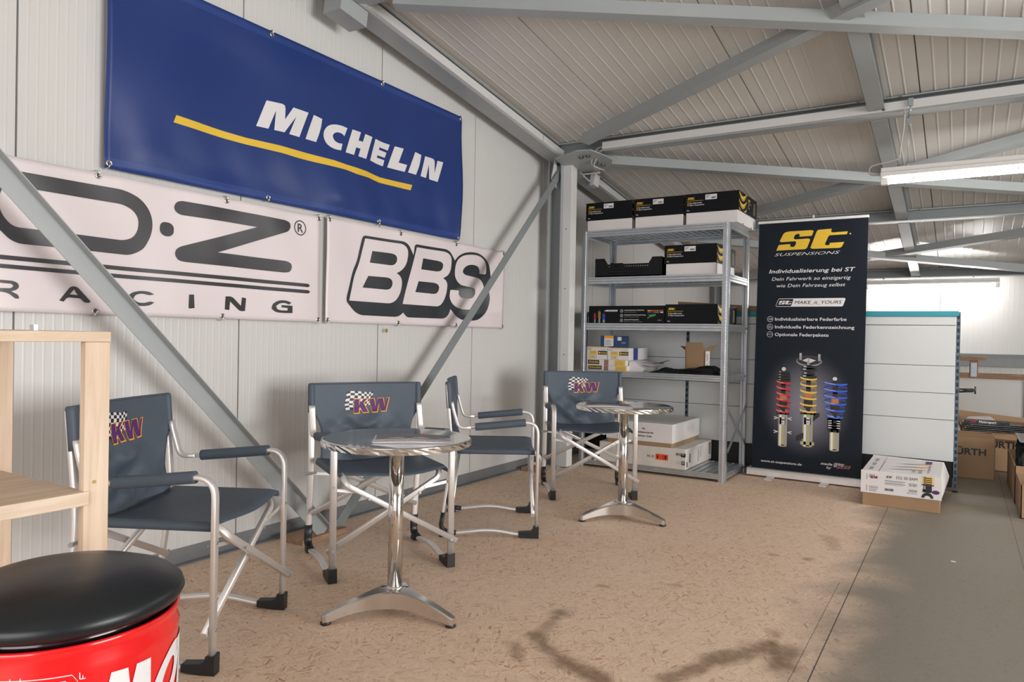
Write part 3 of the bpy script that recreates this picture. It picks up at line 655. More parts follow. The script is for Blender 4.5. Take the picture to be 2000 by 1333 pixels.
# ------------------------------------------------------------------ banners on the gable wall
BY = 3.068
def wave_blue(x, z):
    e = max(0.0, min(1.0, (2.66-z)/.2))*max(0.0, min(1.0, (z-1.77)/.12+.15))
    return .010*math.sin(5.2*x+2.1*z+.6)*e + .006*math.sin(11.0*x-3.5*z)*e + .0045*math.sin(3.0*x+9*z+1.0)*e + .003*math.sin(23*x+8*z)*max(0, 1-abs(z-1.9)*4)
def wave_white(x, z):
    return .006*math.sin(4.1*x+3.0*z) + .004*math.sin(9.5*x-5.0*z+.7) + .0025*math.sin(17*x+9*z)
def sheet(name, x0, x1, z0, z1, wave, mats, parent, nx, nz, hem=0.0, edge=None):
    mb = MB(); vs = []; fs = []
    for i in range(nx+1):
        for j in range(nz+1):
            x = x0+(x1-x0)*i/nx; z = z0+(z1-z0)*j/nz
            if edge: z += edge(x, j/nz)
            vs.append((x, BY-wave(x, z), z))
    for i in range(nx):
        for j in range(nz):
            mb_i = 1 if hem and (z0+(z1-z0)*(j+.5)/nz < z0+hem or z0+(z1-z0)*(j+.5)/nz > z1-hem) else 0
            fs.append(((i*(nz+1)+j, (i+1)*(nz+1)+j, (i+1)*(nz+1)+j+1, i*(nz+1)+j+1), mb_i))
    mb.v = [Vector(v) for v in vs]
    for f, k in fs: mb.f.append(list(f)); mb.m.append(k); mb.s.append(True)
    return mb.build(name, mats, parent, solid=.0016)
def on(wave, e): return lambda u, v: Vector((u, BY-wave(u, v)-.0012-e, v))
def grommets(pts, wave, parent, hookdir=-1):
    for x, z in pts:
        mb = MB(); c = Vector((x, BY-wave(x, z)-.003, z)); mb.ring(c, (0, -1, 0), .007, .014, 16, 0); mb.disc(c+Vector((0, .0005, 0)), (0, -1, 0), .008, 10, 1, .0005)
        mb.tube(fillet([c, c+Vector((0, -.012, .004*hookdir)), c+Vector((-.006, -.012, .018*hookdir)), c+Vector((-.006, .02, .022*hookdir))], .006), .003, n=6)
        mb.build('grommet', [chrome_m, bolt_m], parent)

t = thing('blue_banner', 'large blue vinyl banner with white capitals and a yellow stripe hung high on the wall', 'banner', (2.9, BY, 1.775), group=None)
sheet('cloth', 1.664, 4.188, 1.775, 2.655, wave_blue, [blue_m, hem_m], t, 96, 40, .045)
mb = MB()
for l in ART['MICHELIN']: mb.poly(soften(l, 40), on(wave_blue, .0012), 0, .03)
mb.build('lettering', pw_m, t)
mb = MB(); mb.poly(ART['STRIPE'], on(wave_blue, .0012), 0, .03); mb.build('stripe', by_m, t)
grommets([(1.682, 1.795), (2.507, 1.793), (3.34, 1.79), (4.168, 1.79)], wave_blue, t); grommets([(1.682, 2.637), (2.513, 2.637), (3.353, 2.637), (4.170, 2.637)], wave_blue, t, 1)

t = thing('white_banner', 'long white vinyl banner with thick black lettering below the blue banner, at the left edge', 'banner', (1.7, BY, 1.16))
sheet('cloth', 0.42, 2.868, 1.157, 1.748, wave_white, [white_m], t, 96, 30)
mb = MB()
for l in ART['OZ']: mb.poly([soften(q) for q in l], on(wave_white, .0012), 0, .03)
c = ART['OZ_R']; cx, cz = c[0]; R = ((c[2][0]-cx)**2+(c[2][1]-cz)**2)**.5
circ = lambda r: [(cx+r*math.cos(6.2832*k/28), cz+r*math.sin(6.2832*k/28)) for k in range(28)]
mb.poly([circ(R), circ(R*.85)], on(wave_white, .0012)); mb.text('R', on(wave_white, .0012), cx-R*.42, cz-R*.55, R*1.1, bold=.02)
mb.build('lettering', ink_m, t)
grommets([(1.64, 1.735), (2.252, 1.732), (2.855, 1.735)], wave_white, t, 1); grommets([(1.637, 1.172), (2.246, 1.17), (2.855, 1.17)], wave_white, t)

t = thing('white_banner', 'smaller white vinyl banner with three outlined black-shadowed letters, right of the racing banner', 'banner', (3.85, BY, 1.16))
sheet('cloth', 2.918, 4.786, 1.157, 1.757, wave_white, [white_m], t, 80, 30)
mb = MB(); mb.poly(soften(ART['BBS_BLACK'], 50), on(wave_white, .0010), 0, .03); mb.build('letter_shadow', ink2_m, t)
mb = MB()
for g in ART['BBS_WHITE']: mb.poly([soften(q, 50) for q in g], on(wave_white, .0022), 0, .03)
mb.build('lettering', white_m, t)
grommets([(2.936, 1.742), (3.539, 1.738), (4.149, 1.742), (4.770, 1.742)], wave_white, t, 1); grommets([(2.932, 1.172), (3.539, 1.17), (4.148, 1.17), (4.772, 1.172)], wave_white, t)

t = thing('eye_bolt', 'small eye bolt in the wall just below the smaller white banner', 'bolt', (3.42, 3.09, 1.10))
mb = MB(); mb.ring((3.43, 3.07, 1.118), (0, -1, 0), .006, .013, 14); mb.tube([(3.443, 3.07, 1.118), (3.47, 3.10, 1.118)], .003, n=6); mb.build('eye', brass_m, t)

# ------------------------------------------------------------------ print helpers
KW_K = [(540, 450), (712, 450), (695, 655), (870, 445), (990, 438), (858, 580), (1022, 890), (840, 900), (738, 715), (695, 770), (690, 905), (512, 910)]
KW_W = [(1065, 445), (1235, 440), (1285, 720), (1370, 435), (1550, 430), (1610, 715), (1685, 430), (1755, 420), (1640, 860), (1480, 875), (1405, 600), (1330, 885), (1165, 890)]
def outset(loop, d):
    n = len(loop); ar = sum(loop[i][0]*loop[(i+1) % n][1]-loop[(i+1) % n][0]*loop[i][1] for i in range(n)); sg = 1 if ar > 0 else -1; out = []
    for i in range(n):
        p, q, r = Vector(loop[i-1]), Vector(loop[i]), Vector(loop[(i+1) % n])
        a = (q-p).normalized(); b = (r-q).normalized(); na = Vector((a.y, -a.x))*sg; nb = Vector((b.y, -b.x))*sg
        m = (na+nb); l = m.length
        m = m/l*min(d*1.6, d/max(.3, l/2)) if l > 1e-6 else na*d
        out.append((q.x+m.x, q.y+m.y))
    return out
def kw_logo(parent, fn, name='logo', step=None, e=0.0006, purple=None, orange=None, local=False):
    # fn(u, v, lift): u right, v down, in units of the logo's width
    k = 1/1620.0
    c = lambda l: [((x-190)*k, (y-160)*k) for x, y in l]
    mb = MB()
    Lf = [(250, 195), (272, 300), (240, 450), (200, 590), (212, 690), (242, 810)]
    Tp = [(250, 195), (420, 163), (585, 168), (715, 185), (850, 195), (950, 215), (1045, 222), (1125, 212), (1200, 185)]
    def cv(P, s):
        s *= len(P)-1; i = min(int(s), len(P)-2); f = s-i
        return P[i][0]*(1-f)+P[i+1][0]*f, P[i][1]*(1-f)+P[i+1][1]*f
    def P(u, v):
        a, b = cv(Lf, v), cv(Tp, u); w = math.sin(u*6.0)*30*v
        return a[0]+(b[0]-250)*(1-.08*v), a[1]+(b[1]-195)*(1+.3*v)+w
    NX, NY = 9, 8
    for i in range(NX):
        for j in range(NY):
            q = [P(i/NX, j/NY), P((i+1)/NX, j/NY), P((i+1)/NX, (j+1)/NY), P(i/NX, (j+1)/NY)]
            if i >= 7 and j >= 6: continue
            mb.add([fn((x-190)*k, (y-160)*k, e) for x, y in q], [(0, 1, 2, 3)], 0 if (i+j) % 2 else 1)
    for l in (KW_K, KW_W):
        o2 = outset([(x+9, y+8) for x, y in l], 24)
        mb.poly(c(o2), lambda u, v: fn(u, v, e*2), 2, step)
        mb.poly(c(l), lambda u, v: fn(u, v, e*3), 3, step)
    return mb.build(name, [pw_m, pk_m, orange or po_m, purple or pp_m], parent, local=local)
ST_ALL = ART['ST_S']+ART['ST_T']
sx0 = min(p[0] for p in ST_ALL); sx1 = max(p[0] for p in ST_ALL); sz0 = min(p[1] for p in ST_ALL)
def st_logo(mb, fn, u, v, width, mi=0):
    k = width/(sx1-sx0)
    for l in (ART['ST_S'], ART['ST_T']): mb.poly([((x-sx0)*k+u, (z-sz0)*k+v) for x, z in l], fn, mi)
def barcode(mb, fn, u0, v0, u1, v1, mi, n=18):
    rr = random.Random(int(u0*9999+v0*777)); u = u0
    while u < u1:
        w = (u1-u0)/n*rr.choice((.3, .5, .8)); mb.rect(u, v0, min(u+w, u1), v1, fn, mi); u += w+(u1-u0)/n*rr.choice((.3, .5))

# ------------------------------------------------------------------ director's chairs
def yb(z):
    P = [(.40, .462), (.47, .460), (.71, .485), (.855, .497)]
    for (a, b), (c, d) in zip(P, P[1:]):
        if z <= c: return b+(d-b)*(z-a)/(c-a)
    return P[-1][1]
def hw(z):
    if z > .705: return .280
    s = max(0, min(1, (.705-z)/.11)); s = 1-(1-s)**2
    b = .280-.046*s
    if z < .5: b += .010*(.5-z)/.06
    return b
def yback(x, z):
    s = x/.280
    low = max(0, min(1, (.72-z)/.09))
    tri = lambda q: abs((q/6.283) % 1 - .5)*4-1
    w = .013*tri(24*x+23*z)*low + .012*tri(44*z-30*abs(x)+1)*low + .006*math.sin(41*x-52*z+.5)*low + .0015*math.sin(18*x+9*z)
    return yb(z) - .012 + .026*(1-s*s)*(1-.5*low) + w*(1-s*s) - .03*max(0, (.52-z)/.08)*0 
def make_chair(label, loc, rot):
    t = thing('directors_chair', label, 'chair', loc, rot, 'folding chairs with a racing logo on the back')
    B = lambda mb, name, m, par=t, **k: mb.build(name, m, par, local=True, **k)
    H = .279
    for s in (-1, 1):
        x = s*H
        mb = MB(); arm = fillet([(x, .0, .02), (x, -.002, .635), (x, .36, .598), (x, .43, .592), (x, .462, .70), (x, .468, .735)], [0, .075, .0, .05, .06, 0], 8)
        mb.tube(arm, .0155, .0085, ref=(1, 0, 0), n=16, power=4.0)
        for q in ((.14), (.42)): mb.disc((x+.0*s, -.0085, q), (0, -1, 0), .006, 8, 1, .003)
        mb.disc((x, .4655-.009, .70), (0, -1, .2), .006, 8, 1, .003); mb.disc((x, .458-.009, .665), (0, -1, .2), .006, 8, 1, .003)
        B(mb, 'arm_frame', [alu_m, galvd_m])
        mb = MB(); leg = fillet([(x, yb(.83)+.002, .830), (x, .486, .72), (x, .462, .46), (x, .522, .035), (x, .44, .022), (x, .25, .045), (x, .10, .020), (x, .02, .018)], [0, .1, .2, .055, .1, .16, .06, 0], 8)
        mb.tube(leg, .0155, .0085, ref=(1, 0, 0), n=16, power=4.0)
        mb.disc((x-.0*s, .486-.012, .21), (0, -1, 0), .006, 8, 1, .003)
        B(mb, 'rear_leg', [alu_m, galvd_m])
        mb = MB(); mb.prism([(-.014, 0), (-.014, .062), (.013, .062), (.018, .045), (.03, .036), (.095, .032), (.095, .008), (.02, .0)], lambda a, b: (x-.0185, a, b), lambda a, b: (x+.0185, a, b))
        B(mb, 'foot_cap', blackp_m, bevel=.003)
        mb = MB(); cap = fillet([(x, .506, .135), (x, .522, .035), (x, .435, .022)], [0, .055, 0], 8); mb.tube(cap, .0185, .0115, ref=(1, 0, 0), n=16, power=4.0)
        mb.bbox(x-.014, x+.014, .47, .525, 0, .02, .003)
        B(mb, 'foot_cap', blackp_m)
        mb = MB(); mb.tube([(x, .065, .628), (x, .07, .6275), (x, .20, .614), (x, .335, .6005), (x, .34, .600)], .0195, .0205, ref=(1, 0, 0), n=18, power=2.3)
        B(mb, 'armrest', fabric_m)
        for y0 in (.006, .455):
            mb = MB(); mb.beam((x-s*.006, y0+.0055, .405 if y0 < .1 else .40), (x-s*.130, y0+.0055, .386), .013, .003, (0, 1, 0)); B(mb, 'link_bar', alu_m)
        mb = MB(); mb.disc((x-s*.026, .466, .40), (s, 0, 0), .009, 8, 0, .053); B(mb, 'pivot_bolt', galv_m)
        # bent seat rail with its two crossing legs
        o = .012 if s < 0 else .030
        yf, yr_ = (-.022+o*.0, .470) if s < 0 else (.020, .445)
        pts = [(-x*1.075, yf, .128), (x*.80, yf+.004, .428), (x*.845, yf+.035, .462), (x*.845, yr_-.05, .462), (x*.80, yr_, .44), (-x*1.0, yr_+.012, .20)]
        mb = MB(); mb.tube(fillet(pts, [0, .05, .045, .05, .05, 0], 8), .0125, .0105, n=16, power=4.2)
        mb.disc((-x*.97, yf-.010, .137), (0, -1, 0), .006, 8, 1, .003); mb.disc((x*.0, yf-.010, .278), (0, -1, 0), .006, 8, 1, .003); mb.disc((x*.45, yf-.010, .362), (0, -1, 0), .006, 8, 1, .003)
        B(mb, 'crossed_rail', [alu_m, galvd_m])
    # seat cloth
    mb = MB(); nx, ny = 18, 12; vs = []; xs = [-.262, -.262, -.255] + [-.245+.49*i/(nx-4) for i in range(nx-3)] + [.255, .262, .262]; zs = {0: .452, 1: .465}
    n = len(xs)
    for i, x in enumerate(xs):
        for j in range(ny+1):
            y = .012+.425*j/ny; sag = .022*(1-(x/.25)**2) if abs(x) < .25 else 0
            z = .4775 - sag - .004*math.sin(9*y+x*14)*(1 if abs(x) < .2 else 0) - (.006 if j == 0 else 0)
            if i in (0, n-1): z = .450
            elif i in (1, n-2): z = .465
            vs.append((x, y, z))
    fs = [(i*(ny+1)+j, (i+1)*(ny+1)+j, (i+1)*(ny+1)+j+1, i*(ny+1)+j+1) for i in range(n-1) for j in range(ny)]
    mb.add(vs, fs, 0, True); B(mb, 'seat', fabric_m, solid=.004)
    # back cloth
    mb = MB(); nx, nz = 36, 40; vs = []
    for j in range(nz+1):
        z = .435+.409*j/nz; h = hw(z)
        for i in range(nx+1):
            x = -h+2*h*i/nx; vs.append((x, yback(x, z), z))
    fs = [(j*(nx+1)+i, j*(nx+1)+i+1, (j+1)*(nx+1)+i+1, (j+1)*(nx+1)+i) for j in range(nz) for i in range(nx)]
    mb.add(vs, fs, 0, True)
    back = B(mb, 'backrest', fabric_m, solid=.003)
    mb = MB()
    for s in (-1, 1):
        mb.tube([(s*.279, yb(z)-.004, z) for z in (.700, .74, .79, .828, .841, .845)], [.017]*4+[.015, .009], [.017]*4+[.015, .009], n=16)
    vs2 = [(-.279+.558*i/20, yback(-.279+.558*i/20, .842), .842) for i in range(21)]; mb.tube(vs2, .0045, n=8)
    mb.build('pole_sleeve', fabric_m, back, local=True)
    kw_logo(back, lambda u, v, e: Vector((-.112+u*.242, yback(-.112+u*.242, .802-v*.242)-.0022-e, .802-v*.242)), 'logo', .02, local=True)
    return t
CHAIRS = [((1.7075, 2.146), (1.449, 2.013), (1.966, 2.279), "slate folding chair nearest the wooden shelf, partly behind its post"),
          ((2.516, 2.1855), (2.271, 2.332), (2.761, 2.039), "slate folding chair facing us directly behind the front bistro table"),
          ((3.6505, 2.1075), (3.393, 1.94), (3.908, 2.275), "slate folding chair turned side-on between the two bistro tables"),
          ((4.442, 2.098), (4.273, 2.326), (4.611, 1.87), "slate folding chair behind the rear bistro table, in front of the metal shelf")]
first = None
for c, a, b, lab in CHAIRS:
    rot = math.atan2(b[1]-a[1], b[0]-a[0])
    if first is None: first = make_chair(lab, (c[0], c[1], 0), rot)
    else: dup(first, None, (c[0], c[1], 0), rot, lab)

# ------------------------------------------------------------------ bistro tables
def make_table(label, loc, rot):
    t = thing('bistro_table', label, 'table', loc, rot, 'round steel bistro tables')
    B = lambda mb, name, m, par=t, **k: mb.build(name, m, par, local=True, **k)
    R, Z = .292, .690
    mb = MB(); mb.lathe([(R-.004, Z-.006), (R-.001, Z-.002), (R-.003, Z), (R-.012, Z+.0006), (R-.02, Z), (.12, Z), (.0005, Z)], n=72, cap=False); mb.lathe([(.0005, Z-.02), (R-.012, Z-.02), (R-.012, Z-.004)], n=48, cap=False)
    top = B(mb, 'tabletop', tabletop_m)
    mb = MB(); vs = []; n = 70
    for k in range(n):
        th = 2*math.pi*k/n; d = .0017*(1 if k % 2 else -1); ph = .022
        for j, z in enumerate((Z-.0025, Z-.012, Z-.024)):
            r = R + (d if j == 1 else -d*.6)
            vs.append((r*math.cos(th+ph*j), r*math.sin(th+ph*j), z))
    fs = []
    for k in range(n):
        q = (k+1) % n
        for j in range(2): fs += [(k*3+j, q*3+j, q*3+j+1), (k*3+j, q*3+j+1, k*3+j+1)]
    mb.add(vs, fs, 0, False); B(mb, 'rim_band', chrome_m)
    mb = MB(); mb.lathe([(.0285, .085), (.0285, Z-.02)], n=40); B(mb, 'column', chrome_m)
    mb = MB(); mb.lathe([(.032, .08), (.034, .098), (.031, .104), (.0285, .106)], n=32, cap=False)
    def zt(r): return .100-.0635*(r/.285)**1.7
    def zb_(r): return zt(r)-(.027+.040*math.exp(-(r/.19)**2))
    for k in range(3):
        a = 2*math.pi*k/3; d = Vector((math.cos(a), math.sin(a), 0)); s = Vector((-d.y, d.x, 0)); N = 24; vs = []
        for i in range(N+1):
            r = .005+.283*i/N; w = .017+.006*(1-r/.29)+.034*math.exp(-(r/.075)**2)
            if i == N: w *= .72
            top_, bt = zt(r), zb_(r); c = .005
            for u, z in ((-w, bt), (-w*1.02, top_-c), (-w+c, top_), (w-c, top_), (w*1.02, top_-c), (w, bt)): 
                p = d*r + s*u; vs.append((p.x, p.y, z))
        fs = [(i*6+j, i*6+(j+1) % 6, (i+1)*6+(j+1) % 6, (i+1)*6+j) for i in range(N) for j in range(6)] + [tuple(range(N*6, N*6+6))]
        mb.add(vs, fs, 0, False)
    B(mb, 'base', cast_m)
    for k in range(3):
        a = 2*math.pi*k/3; mb = MB(); mb.lathe([(.018, .0), (.021, .004), (.019, .011), (.009, .014), (.008, .022)], (.272*math.cos(a), .272*math.sin(a), 0), n=20); B(mb, 'foot', blackp_m)
    return t
def tabletop_material():
    m, t, b = nt('swirled_steel')
    b.inputs['Metallic'].default_value = 1.0; b.inputs['Base Color'].default_value = (.66, .645, .62, 1); b.inputs['Roughness'].default_value = .07
    tc = t.nodes.new('ShaderNodeTexCoord'); n = t.nodes.new('ShaderNodeTexNoise'); n.inputs['Scale'].default_value = 3.0; n.inputs['Detail'].default_value = 3
    lk(t, tc.outputs['Object'], n.inputs['Vector']); bp = t.nodes.new('ShaderNodeBump'); bp.inputs['Strength'].default_value = .02; bp.inputs['Distance'].default_value = .01
    lk(t, n.outputs['Fac'], bp.inputs['Height']); lk(t, bp.outputs[0], b.inputs['Normal'])
    return m
tabletop_m = tabletop_material()
T1, T2 = (2.183, 1.887), (4.10, 1.742)
tab = make_table('front round steel bistro table, the larger in view, with a grey brochure on it', (T1[0], T1[1], 0), math.atan2(2.041-T1[1], 2.435-T1[0]))
dup(tab, None, (T2[0], T2[1], 0), math.atan2(.382, .924), 'rear round steel bistro table in front of the metal shelf')

def magazine(label, c, rot, w, h, z, seed, dark):
    rr = random.Random(seed)
    t = thing('magazine', label, 'magazine', (c[0], c[1], z), rot)
    B = lambda mb, name, m: mb.build(name, m, t, local=True)
    def top(u, v): return .0055*(1-.5*abs(u)/w) + .003*math.sin(5*u/w+2)
    mb = MB(); N = 14
    for lay in range(3):
        vs = []
        for i in range(N+1):
            u = -w/2+w*i/N
            for v in (-h/2-.003*lay, h/2-.004*lay): vs.append((u+.004*lay, v, top(u, v)*(1-lay*.32)+.0006))
        for i in range(N+1):
            u = -w/2+w*i/N
            for v in (-h/2-.003*lay, h/2-.004*lay): vs.append((u+.004*lay, v, top(u, v)*(1-lay*.32)-.0012 if lay < 2 else .0004))
        o = 2*(N+1)
        fs = [(2*i, 2*i+2, 2*i+3, 2*i+1) for i in range(N)] + [(o+2*i, o+2*i+1, o+2*i+3, o+2*i+2) for i in range(N)] + [(2*i, o+2*i, o+2*i+2, 2*i+2) for i in range(N)] + [(2*i+1, 2*i+3, o+2*i+3, o+2*i+1) for i in range(N)] + [(0, 1, o+1, o), (2*N, o+2*N, o+2*N+1, 2*N+1)]
        mb.add(vs, fs)
    B(mb, 'pages', mag_m)
    f = lambda u, v: Vector((u, v, top(u, v)+.0016))
    mb = MB()
    ridge = [(-w/2+.006+(w-.012)*i/20, h*(.02+.11*math.sin(i*.9+seed)+rr.uniform(-.05, .05))) for i in range(21)]
    mb.poly(ridge + [(w/2-.006, h/2-.005), (-w/2+.006, h/2-.005)], f, 0, .03)
    mb.poly([(-w/2+.006, -h*.15), (w/2-.006, -h*.22), (w/2-.006, -h*.02)] + [(p[0], p[1]-.012) for p in reversed(ridge)][1:], f, 1, .03)
    mb.rect(-.02, h*.12, .05, h*.2, lambda u, v: f(u, v)+Vector((0, 0, .0004)), 2)
    for k in range(9): mb.rect(-w*.34+k*w*.072, -h*.42, -w*.34+k*w*.072+w*.05, -h*.385, lambda u, v: f(u, v)+Vector((0, 0, .0004)), 1)
    B(mb, 'cover_print', [magd_m if dark else magg_m, magg_m, pr_m])
magazine('grey and white brochure lying on the front bistro table', (2.175, 1.80), math.radians(-52), .30, .20, .6906, 3, True)
magazine('open pale magazine lying on the rear bistro table', (3.99, 1.80), math.radians(-64), .27, .20, .6906, 8, True)

# ------------------------------------------------------------------ drum stool
SX, SY, SR = (0.672, 1.345, 0.187)
t = thing('drum_stool', 'red oil drum stool with a round black cushion in the lower left foreground', 'stool', (SX, SY, 0))
mb = MB(); zt_ = 0.6
mb.lathe([(SR-.004, 0), (SR, .006), (SR, .02), (SR-.003, .03), (SR-.003, .19), (SR+.002, .20), (SR-.003, .21), (SR-.003, zt_-.205), (SR+.002, zt_-.195), (SR-.003, zt_-.185), (SR-.003, zt_-.05), (SR-.001, zt_-.035), (SR-.006, zt_-.02), (SR-.003, zt_-.010), (SR-.001, zt_-.003), (SR-.004, zt_), (SR-.010, zt_-.002), (SR-.012, zt_-.012), (SR-.014, zt_-.03), (.02, zt_-.03)], (SX, SY, 0), n=96)
drum = mb.build('drum', red_m, t)
mb = MB(); mb.lathe([(SR-.04, zt_-.03), (SR-.022, zt_-.012), (SR-.02, zt_+.0095)], (SX, SY, 0), n=72); mb.build('seat_base', rubber_m, t)
mb = MB(); cr_ = SR+.007
mb.lathe([(.01, zt_+.010), (cr_-.03, zt_+.008), (cr_-.006, zt_+.012), (cr_, zt_+.024), (cr_-.004, zt_+.036), (cr_-.02, zt_+.049), (cr_-.06, zt_+.064), (cr_-.11, zt_+.072), (.0005, zt_+.074)], (SX, SY, 0), n=96); mb.build('cushion', leather_m, t)
def on_drum(a0, r=.0015): return lambda u, v: Vector((SX+(SR-.003+r)*math.cos(a0+u/SR), SY+(SR-.003+r)*math.sin(a0+u/SR), v))
fd0 = on_drum(0.0); pd = lambda l: [(SR*math.radians(a), z) for a, z in l]
oval = lambda rx, rz: [(-58+rx*math.cos(6.2832*k/36)+9*rz*math.sin(6.2832*k/36)/.05, .487+rz*math.sin(6.2832*k/36)) for k in range(36)]
mb = MB()
for l in ([[(-104, .437), (-96, .542), (-87.5, .540), (-86, .500), (-82.7, .540), (-73.8, .539), (-73.6, .437), (-80.3, .437), (-80.3, .492), (-85.5, .440), (-89.5, .440), (-92, .492), (-96, .437)]],
          [oval(13.5, .050), oval(5.5, .026)],
          [[(-47.5, .535), (-22, .535), (-24, .512), (-33, .512), (-40, .437), (-47.5, .437), (-40.5, .512), (-49.5, .512)]],
          [[(-21, .535), (-13, .535), (-17, .470), (-12, .462), (-8, .470), (-4, .535), (4, .535), (0, .462), (-7, .437), (-20, .437), (-25, .465)]],
          [[(6, .535), (14, .535), (8, .460), (22, .460), (20, .437), (-2, .437)]]):
    mb.poly([pd(q) for q in l], fd0, 0, .008)
mb.build('lettering', pw_m, drum)
ad = lambda q: SR*math.radians(q+143); fd = on_drum(math.radians(-143))
mb = MB()
for (a, z), (b, y) in (((-150, .559), (-113.3, .555)), ((-113.3, .555), (-110.9, .543)), ((-110.1, .556), (-110.1, .546)), ((-110.1, .546), (-107.6, .545)), ((-108.8, .551), (-108.8, .546)), ((-150, .551), (-116, .547)), ((-116, .547), (-113.5, .535)), ((-134.6, .563), (-134.6, .555)), ((-139, .563), (-139, .555))):
    n = 10
    for k in range(n):
        p = lambda f, d: fd(ad(a+(b-a)*f) + (d if abs(a-b) < .5 else 0), z+(y-z)*f + (0 if abs(a-b) < .5 else d))
        mb.add([p(k/n, -.0007), p((k+1)/n, -.0007), p((k+1)/n, .0007), p(k/n, .0007)], [(0, 1, 2, 3)])
mb.build('line_drawing', pw_m, drum)

# ------------------------------------------------------------------ wooden shelf at the left edge
t = thing('wooden_shelf', 'open shelf of pale pine boards and posts at the left edge of the photo', 'shelf', (.45, 1.78, 0))
WX0, WX1, WY0, WY1 = .02, .888, 1.60, 2.066
mb = MB(); mb.bbox(WX0, WX1, WY0-.002, WY1, 1.070, 1.0925, .002); mb.build('top_board', pine_x, t)
mb = MB(); mb.bbox(WX0+.05, .843, WY0-.006, WY1-.026, .717, .747, .002); mb.build('shelf_board', pine_x, t)
mb = MB(); mb.bbox(WX0+.05, .843, WY0-.002, WY1-.026, .25, .278, .002); mb.build('shelf_board', pine_x, t)
for x in (WX0, .834):
    for y in (WY0, WY1-.024):
        mb = MB(); mb.bbox(x, x+.0535, y, y+.022, 0, 1.070, .002); pst = mb.build('post', pine_z, t)
        if x > .5 and y < 1.7:
            k = MB(); k.disc((x+.022, y-.0005, .765), (0, -1, 0), .004, 10, 0, .001); k.build('screw', brass_m, pst)
for x, y in ((.805, 1.76), (.60, 1.90)):
    mb = MB(); mb.disc((x, y, 1.0925), (0, 0, 1), .009, 6, 0, .013); mb.build('bolt_head', galv_m, t)

# ------------------------------------------------------------------ metal shelf
FX, BX, YL, YR = 5.56, 6.16, 2.775, 1.525
t = thing('metal_shelf', 'galvanised boltless metal shelf with five boards, loaded with boxes', 'shelf', (5.86, 2.15, 0))
PW = .052
for x, sx in ((FX, 1), (BX, -1)):
    for y, sy in ((YL, -1), (YR, 1)):
        mb = MB()
        # folded post: front plate with two rows of hole discs (pale dots paint their glint), raised middle, side plate
        y2 = y+sy*PW
        def yy(a): return y+sy*a
        prof = [(0, 0), (.0165, 0), (.0195, -.006), (.0325, -.006), (.0355, 0), (PW, 0)]
        for (a, d), (b, e) in zip(prof, prof[1:]):
            mb.add([(x+sx*d, yy(a), 0), (x+sx*e, yy(b), 0), (x+sx*e, yy(b), 1.998), (x+sx*d, yy(a), 1.998)], [(0, 1, 2, 3)], 0)
        mb.add([(x, y, 0), (x+sx*.035, y, 0), (x+sx*.035, y, 1.998), (x, y, 1.998)], [(0, 1, 2, 3)], 0)
        mb.add([(x+sx*.035, y, 0), (x+sx*.035, yy(.010), 0), (x+sx*.035, yy(.010), 1.998), (x+sx*.035, y, 1.998)], [(0, 1, 2, 3)], 0)
        z = .03
        while z < 1.99:
            for a in (.009, .0435):
                mb.disc((x-sx*.0010, yy(a), z), (-sx, 0, 0), .0048, 7, 2, .0004); mb.disc((x-sx*.0016, yy(a), z+.0015), (-sx, 0, 0), .0030, 6, 1, .0004)
            z += .025
        z = .04
        while z < 1.99:
            mb.disc((x+sx*.018, y-sy*.0010, z), (0, -sy, 0), .005, 7, 2, .0004); z += .05
        mb.build('post', [galv_m, wcard_m, galvd_m], t, solid=.0015)
        mb = MB(); mb.bbox(min(x-sx*.003, x+sx*.045), max(x-sx*.003, x+sx*.045), min(yy(-.004), yy(PW+.006)), max(yy(-.004), yy(PW+.006)), 0, .004, .001); mb.build('foot_plate', galv_m, t)
SHZ = (2.0, 1.606, 1.219, .820, .063)
BH = (.050, .055, .055, .045, .042)
for z, h in zip(SHZ, BH):
    mb = MB(); n = 22
    y0, y1 = YR+.006, YL-.006
    for i in range(n):
        ya = y0+(y1-y0)*i/n; yb_ = y0+(y1-y0)*(i+1)/n; ym = (ya+yb_)/2
        mb.add([(FX+.004, ya, z), (FX+.004, ym-.008, z), (FX+.004, ym-.004, z-.012), (FX+.004, ym+.004, z-.012), (FX+.004, ym+.008, z), (FX+.004, yb_, z),
                (BX-.004, ya, z), (BX-.004, ym-.008, z), (BX-.004, ym-.004, z-.012), (BX-.004, ym+.004, z-.012), (BX-.004, ym+.008, z), (BX-.004, yb_, z)],
               [(j, j+1, j+7, j+6) for j in range(5)])
    sh = mb.build('shelf_board', galv_m, t, solid=.001)
    for x, s in ((FX+.004, 1), (BX-.004, -1)):
        mb = MB(); pf = [(0, 0), (0, -h*.22), (-.004, -h*.30), (-.004, -h*.62), (0, -h*.70), (0, -h), (.014, -h)]
        ps = [(x+s*a, z+b) for a, b in pf]
        for p, q in zip(ps, ps[1:]): mb.add([(p[0], YR+PW+.001, p[1]), (p[0], YL-PW-.001, p[1]), (q[0], YL-PW-.001, q[1]), (q[0], YR+PW+.001, q[1])], [(0, 1, 2, 3)])
        mb.build('shelf_beam', galv_m, sh, solid=.0012)
    for y, s in ((YR+.004, 1), (YL-.004, -1)):
        mb = MB(); ps = [(y+s*a, z+b) for a, b in ((0, 0), (0, -h*.2), (-.004, -h*.3), (-.004, -h*.6), (0, -h*.7), (0, -h))]
        for p, q in zip(ps, ps[1:]): mb.add([(FX+.035, p[0], p[1]), (BX-.035, p[0], p[1]), (BX-.035, q[0], q[1]), (FX+.035, q[0], q[1])], [(0, 1, 2, 3)])
        mb.build('side_beam', galv_m, sh, solid=.0012)
